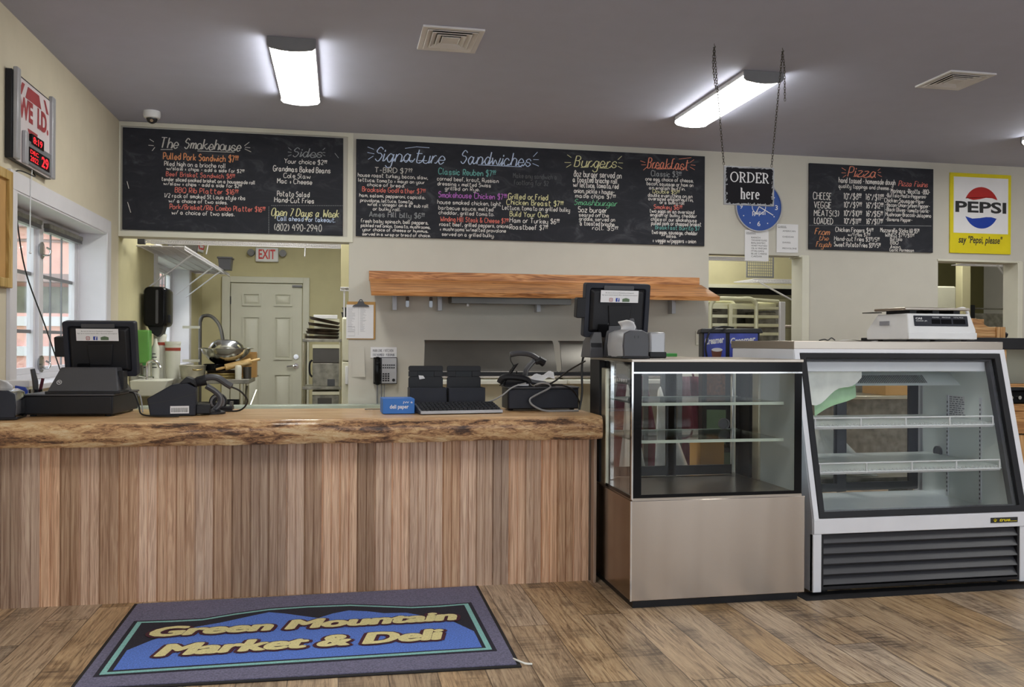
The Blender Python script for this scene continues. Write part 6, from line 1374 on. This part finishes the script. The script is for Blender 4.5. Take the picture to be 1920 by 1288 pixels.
P('cord', MB().tube(smooth([(2.33, 5.28, 1.12), (2.32, 5.27, 1.2), (2.35, 5.27, 1.3), (2.42, 5.29, 1.325), (2.5, 5.35, 1.32)], 5), .006), 'cable', t)
cm.rotation_euler.z = cs.rotation_euler.z = -.36
tag(P('cutting_board', B((1.99, 5.35, 1.13, 2.15, 5.6, 1.152)), 'green', bevel=.004), 'thin green board lying behind the upper register', 'board')
t = thing('side_stand', 'dark tall stand under the thin green board behind the glass cake case', 'stand', (2.05, 5.5, 0)); P('top', B((1.9, 5.32, 1.11, 2.2, 5.68, 1.13)), 'appliance', t, bevel=.003)
for x in (1.92, 2.15):
    for y in (5.34, 5.63): P('leg', B((x, y, 0, x+.03, y+.03, 1.11)), 'steel_dark', t)
def apron(x, w, label):
    t = thing('apron', label, 'apron', (x, 6.4, .2), 'hanging aprons')
    def fn(u, v): return (x+(u-.5)*w*(.45+.55*min(1, (1-v)*1.6+.15)), 6.44+.03*math.sin(u*16+2*v)+.012*math.sin(u*37), .2+.76*v)
    o = P('cloth', MB().sheet(fn, 30, 14), 'maroon', t, sm=180); s_ = o.modifiers.new('t', 'SOLIDIFY'); s_.thickness = .004
    P('neck_strap', MB().tube(smooth([(x-w*.2, 6.44, .96), (x-.05, 6.44, 1.02), (x, 6.46, 1.045), (x+.05, 6.44, 1.02), (x+w*.2, 6.44, .96)], 4), .008, 6), 'maroon', t)
apron(2.22, .36, 'maroon apron hanging behind the glass cake case, nearer the counter'); apron(2.65, .36, 'maroon apron hanging behind the glass cake case, nearer the creamer machine')
t = thing('coat_rack', 'dark garment rail that holds the maroon aprons', 'rail', (2.4, 6.46, 0)); P('bar', MB().cyl((1.95, 6.46, 1.03), (2.9, 6.46, 1.03), .012, 8), 'steel_dark', t)
for x in (1.97, 2.88): P('post', MB().cyl((x, 6.46, 0), (x, 6.46, 1.04), .014, 8), 'steel_dark', t); P('foot', B((x-.02, 6.3, 0, x+.02, 6.62, .02)), 'steel_dark', t)
# pan rack seen through the second opening
t = thing('pan_rack', 'pale aluminium pan rack on the other side of the middle wall opening', 'rack', (4.1, 8.6, 0))
for y in (8.4, 8.9): 
    for xa, xb in ((3.73, 4.24),): P('upright_frame', MB().tube(smooth([(xa, y, .1), (xa, y, 1.2), (xa, y, 1.56), (xa+.03, y, 1.65), (xa+.1, y, 1.685), (xa+.3, y, 1.685), (xb-.06, y, 1.685), (xb, y, 1.62), (xb, y, 1.5), (xb, y, .1)], 5), .022, 10), 'alu_white', t)
P('corner_post', B((4.5, 8.38, .1, 4.56, 8.42, 1.66)), 'trimw', t, bevel=.004); P('corner_post', B((3.93, 8.38, .1, 3.97, 8.42, 1.63)), 'alu_white', t, bevel=.004)
for k in range(9):
    z = 1.58-k*.09
    P('tray_slide', B((3.73, 8.41, z, 4.52, 8.43, z+.03), (3.74, 8.41, z-.005, 3.76, 8.9, z+.025), (4.5, 8.42, z, 4.52, 8.9, z+.025)), 'alu_white', t)
P('top_bar', MB().tube([(3.74, 8.4, 1.68), (3.74, 8.9, 1.68)], .018, 8).tube([(4.0, 8.4, 1.69), (4.5, 8.42, 1.665)], .018, 8).tube([(4.5, 8.42, 1.665), (4.5, 8.9, 1.665)], .018, 8), 'alu_white', t)
for x in (3.75, 4.53):
    for y in (8.4, 8.9): P('caster', MB().cyl((x, y-.012, .05), (x, y+.012, .05), .05, 14).cyl((x, y, .05), (x, y, .12), .01, 8), 'rubber', t)
t = thing('baking_tray', 'pale baking tray on the top slide of the pan rack', 'tray', (4.1, 8.65, 1.6)); P('pan', B((3.78, 8.45, 1.611, 4.49, 8.88, 1.62), (3.78, 8.45, 1.62, 4.49, 8.456, 1.64)), 'alu_white', t, bevel=.002)
t = thing('exhaust_hood', 'yellow cream exhaust hood with a black underside beyond the pan rack', 'hood', (4.6, 9.6, 1.8)); P('duct', B((4.2, 9.5, 2.5, 4.9, 10.1, 2.99)), 'dirty', t); P('canopy', B((3.4, 9.3, 1.87, 5.6, 10.2, 2.5)), 'kitchen', t, bevel=.004); P('underside', B((3.45, 9.35, 1.79, 5.55, 10.15, 1.87)), 'blackgloss', t); P('lower_trim', B((3.4, 9.29, 1.86, 5.6, 9.3, 1.9)), 'appliance', t)
t = thing('oven_range', 'dim steel cooking range under the exhaust hood', 'range', (4.5, 9.8, 0)); P('body', B((3.5, 9.45, .08, 5.5, 10.2, .95)), 'steel_dark', t, bevel=.006); P('shelf_back', B((3.5, 10.1, .95, 5.5, 10.2, 1.7)), 'dirty', t, bevel=.004); P('plinth', B((3.55, 9.5, 0, 5.45, 10.15, .08)), 'black', t); P('overshelf', B((3.5, 9.7, 1.42, 5.5, 10.1, 1.45)), 'steel', t, bevel=.003)
for x, lb in ((3.75, 'first'), (4.15, 'second'), (4.9, 'third')): P('pot_box', B((x, 9.75, 1.451, x+.28, 10.0, 1.451+.16)), 'dirty', t, bevel=.01)
t = wire_shelf('wire_shelf', 'cream wire shelf and bracket on the jamb side of the middle wall opening', 4.25, 5.0, 8.5, 8.95, 1.9, n=24)
t.location = t.location
P('bracket', MB().tube([(4.3, 8.5, 1.88), (4.98, 8.5, 1.55)], .009, 6).tube([(4.78, 8.5, 1.9), (4.82, 8.5, 1.3), (4.98, 8.5, 1.15)], .008, 6), 'trimw', t)
P('support_post', B((4.97, 8.46, 0, 5.0, 8.5, 2.2)), 'trimw', t)
tag(wire_shelf('wire_grid', 'grey wire grid hanging near the top of the middle wall opening', 4.05, 4.35, 7.95, 8.0, 2.05, n=6).children[0], '', '') if False else None
t = thing('wire_grid', 'grey wire grid panel hanging near the top of the middle wall opening', 'wire grid', (4.5, 8.8, 1.92)); mb = MB()
for k in range(13): mb.tube([(4.36+k*.025, 8.85, 1.95), (4.36+k*.025, 8.85, 2.25)], .003, 4)
for k in range(10): mb.tube([(4.36, 8.85, 1.96+k*.03), (4.66, 8.85, 1.96+k*.03)], .003, 4)
P('mesh', mb, 'grey', t); P('frame_bar', B((4.35, 8.84, 1.945, 4.67, 8.86, 1.955), (4.35, 8.84, 2.25, 4.67, 8.86, 2.26), (4.35, 8.84, 1.95, 4.36, 8.86, 2.25), (4.66, 8.84, 1.95, 4.67, 8.86, 2.25), (4.4, 8.84, 2.26, 4.42, 8.86, 2.98), (4.6, 8.84, 2.26, 4.62, 8.86, 2.98)), 'grey', t)
t = wire_shelf('wire_shelf', 'white wire shelf straight behind the top edge of the middle wall opening', 3.2, 4.0, 7.72, 8.0, 2.04, n=40)
P('bracket', MB().tube([(3.25, 7.74, 2.03), (3.25, 7.63, 1.93)], .005, 6).tube([(3.9, 7.74, 2.03), (3.9, 7.63, 2.03)], .005, 6), 'trimw', t)
# room beyond the third opening
struct('wall_store', B((6.6, 10.9, 0, 9, 11.0, 2.98)), 'olive')
t = thing('support_column', 'cream square post standing beyond the far wall opening', 'post', (7.57, 9.5, 0)); P('shaft', B((7.5, 9.45, 0, 7.62, 9.57, 2.98)), 'kitchen', t, bevel=.006)
t = thing('fridge_panel', 'cream rounded appliance corner seen in the far wall opening', 'fridge', (7.1, 9.4, 0)); P('cabinet', B((6.8, 9.3, .03, 7.3, 9.9, 1.93)), 'appliance', t, bevel=.02); P('plinth', B((6.85, 9.35, 0, 7.25, 9.85, .03)), 'black', t)
t = thing('door_leaf', 'dark narrow door leaf beyond the cream post', 'door', (7.25, 10.5, 0)); P('leaf', B((6.95, 10.4, .01, 7.12, 10.45, 2.4)), 'charcoal', t); P('edge_strip', B((7.5, 10.4, .01, 7.55, 10.45, 2.4)), 'siding_d', t)
t = wire_shelf('wire_shelf', 'wire shelf with one slanting bracket high in the far wall opening', 6.3, 6.95, 7.75, 8.1, 2.06, n=26)
P('bracket', MB().tube([(6.55, 7.75, 2.04), (6.95, 7.9, 1.72)], .009, 6), 'trimw', t); P('wall_cleat', B((6.93, 7.7, 1.68, 6.97, 8.1, 2.06)), 'kitchen', t)
tag(P('storage_basket', MB().tube([(7.75, 9.6, 1.4), (8.3, 9.6, 1.4)], .01, 5).tube([(7.75, 9.6, 1.68), (8.3, 9.6, 1.68)], .01, 5).loft([[(7.75, 9.6, 1.4), (8.3, 9.6, 1.4), (8.3, 9.9, 1.4), (7.75, 9.9, 1.4)], [(7.75, 9.6, 1.62), (8.3, 9.6, 1.62), (8.3, 9.9, 1.62), (7.75, 9.9, 1.62)]]), 'dirty'), 'grey wire basket of equipment seen through the far wall opening', 'basket')
t = thing('store_shelf', 'steel shelf under the wire basket beyond the far wall opening', 'shelf', (8.0, 9.75, 0)); P('board', B((7.65, 9.5, 1.35, 8.4, 10.0, 1.389)), 'dirty', t)
for x in (7.68, 8.34):
    for y in (9.52, 9.95): P('post', B((x, y, 0, x+.03, y+.03, 1.35)), 'steel_dark', t)
tag(P('dark_case', B((7.66, 9.52, 1.39, 7.74, 9.7, 1.72)), 'black', bevel=.004), 'narrow dark case beside the wire basket beyond the far wall opening', 'case')
# hutch to the side of the deli case
t = thing('hutch', 'wooden hutch with a black counter top beside the deli case', 'hutch', (4.3, 5.0, 0))
P('counter_top', B((3.5, 4.72, 1.19, 5.2, 5.4, 1.262)), 'black', t, bevel=.004)
P('side_board', B((3.95, 4.74, .0, 4.08, 5.3, 1.19)), 'pine', t, bevel=.003); P('side_board', B((5.0, 4.74, 0, 5.1, 5.3, 1.19)), 'pine', t, bevel=.003)
P('back_panel', B((4.08, 5.28, 0, 5.0, 5.3, 1.19)), 'appliance', t); P('work_shelf', B((4.08, 4.76, .80, 5.0, 5.28, .845)), 'pine_h', t, bevel=.003); P('drawer_front', B((4.08, 4.77, .66, 5.0, 4.79, .8)), 'pine_h', t, bevel=.003); P('lower_door', B((4.085, 4.77, .08, 4.99, 4.79, .65)), 'pine', t, bevel=.003); P('molding', B((4.08, 4.74, .955, 5.0, 4.8, .975)), 'pine_h', t)
t = thing('coffee_warmer', 'black warmer plate on the wooden shelf of the hutch', 'warmer', (4.3, 4.95, .845)); P('body', B((4.1, 4.8, .846, 4.6, 5.15, .93)), 'blackgloss', t, bevel=.01); P('plate', MB().lathe([(.1, 0), (.1, .01), (.001, .012)], (4.3, 4.97, .93)), 'black', t)
for x in (4.16, 4.22): P('knob', MB(FRONT(x, 4.8, .885)).prism(circ(.012, 12), 0, .012), 'chrome', t)
t = thing('letter_tray', 'small pine tray with a curved side standing on the black hutch counter', 'tray', (3.97, 4.86, 1.262))
m = FRONT(3.83, 4.8, 1.263)
P('curved_side', MB(m).prism([(0, 0), (.285, 0), (.285, .068), (.18, .068)] + [(.18-.11*k/8, .068+.052*(.5-.5*math.cos(PI*k/8))) for k in range(1, 9)] + [(.0, .122)], -.012, 0), 'pine_h', t, bevel=.002)
P('corner_strip', MB(m).prism([(0, 0), (.05, 0), (.05, .118), (0, .122)], 0, .008), 'pine', t, bevel=.001); P('end_strip', MB(m).prism([(.22, 0), (.285, 0), (.285, .068), (.22, .068)], 0, .008), 'pine', t, bevel=.001)
P('back_side', B((3.83, 4.98, 1.263, 4.115, 4.992, 1.385)), 'pine_h', t); P('bottom', B((3.83, 4.812, 1.263, 4.115, 4.98, 1.272)), 'pine_h', t); P('end_board', B((3.83, 4.812, 1.272, 3.842, 4.98, 1.38)), 'pine', t)
tag(P('black_knob', MB(Matrix.Translation((4.13, 4.82, 1.262))).lathe([(.012, 0), (.02, .012), (.022, .026), (.012, .036), (.001, .038)], n=16), 'black'), 'small black knob lying next to the pine tray', 'knob')

t = thing('back_counter', 'dim steel counter with a pale edge against the back wall, seen through the deli case', 'counter', (4.3, 7.1, 0))
P('body', B((3.4, 6.95, .05, 5.5, 7.44, .74)), 'dirty', t, bevel=.004); P('plinth', B((3.45, 7.0, 0, 5.45, 7.44, .05)), 'black', t); P('top', B((3.38, 6.86, .74, 5.52, 7.46, .77)), 'alu', t, bevel=.003); P('back_splash', B((3.4, 7.38, .77, 5.5, 7.46, 1.12)), 'dirty', t); P('wood_block', B((4.75, 6.95, .771, 5.15, 7.3, .86)), 'cardboard', t)

t = thing('wall_outlet', 'white outlet plate on the wall between the creamer machine and the middle opening', 'outlet', (3.22, 7.47, 1.21)); P('plate', B((3.18, 7.472, 1.205, 3.262, 7.479, 1.335)), 'jamb', t, bevel=.003)
for z in (1.24, 1.3): P('socket', MB(FRONT(3.221, 7.472, z)).prism(rrect(.034, .03, .008), 0, .002), 'trimw', t)

t = thing('carton', 'plain brown carton on the low bench behind the glass cake case', 'box', (2.14, 4.86, .41)); P('box', B((2.07, 4.79, .411, 2.22, 4.95, .66)), 'cardboard', t, bevel=.003); P('flap', B((2.068, 4.788, .66, 2.145, 4.952, .664)), 'appliance', t)
struct('trim_4', B((2.17, 3.775, .0, 3.5, 3.9, .0025)), 'rubber')
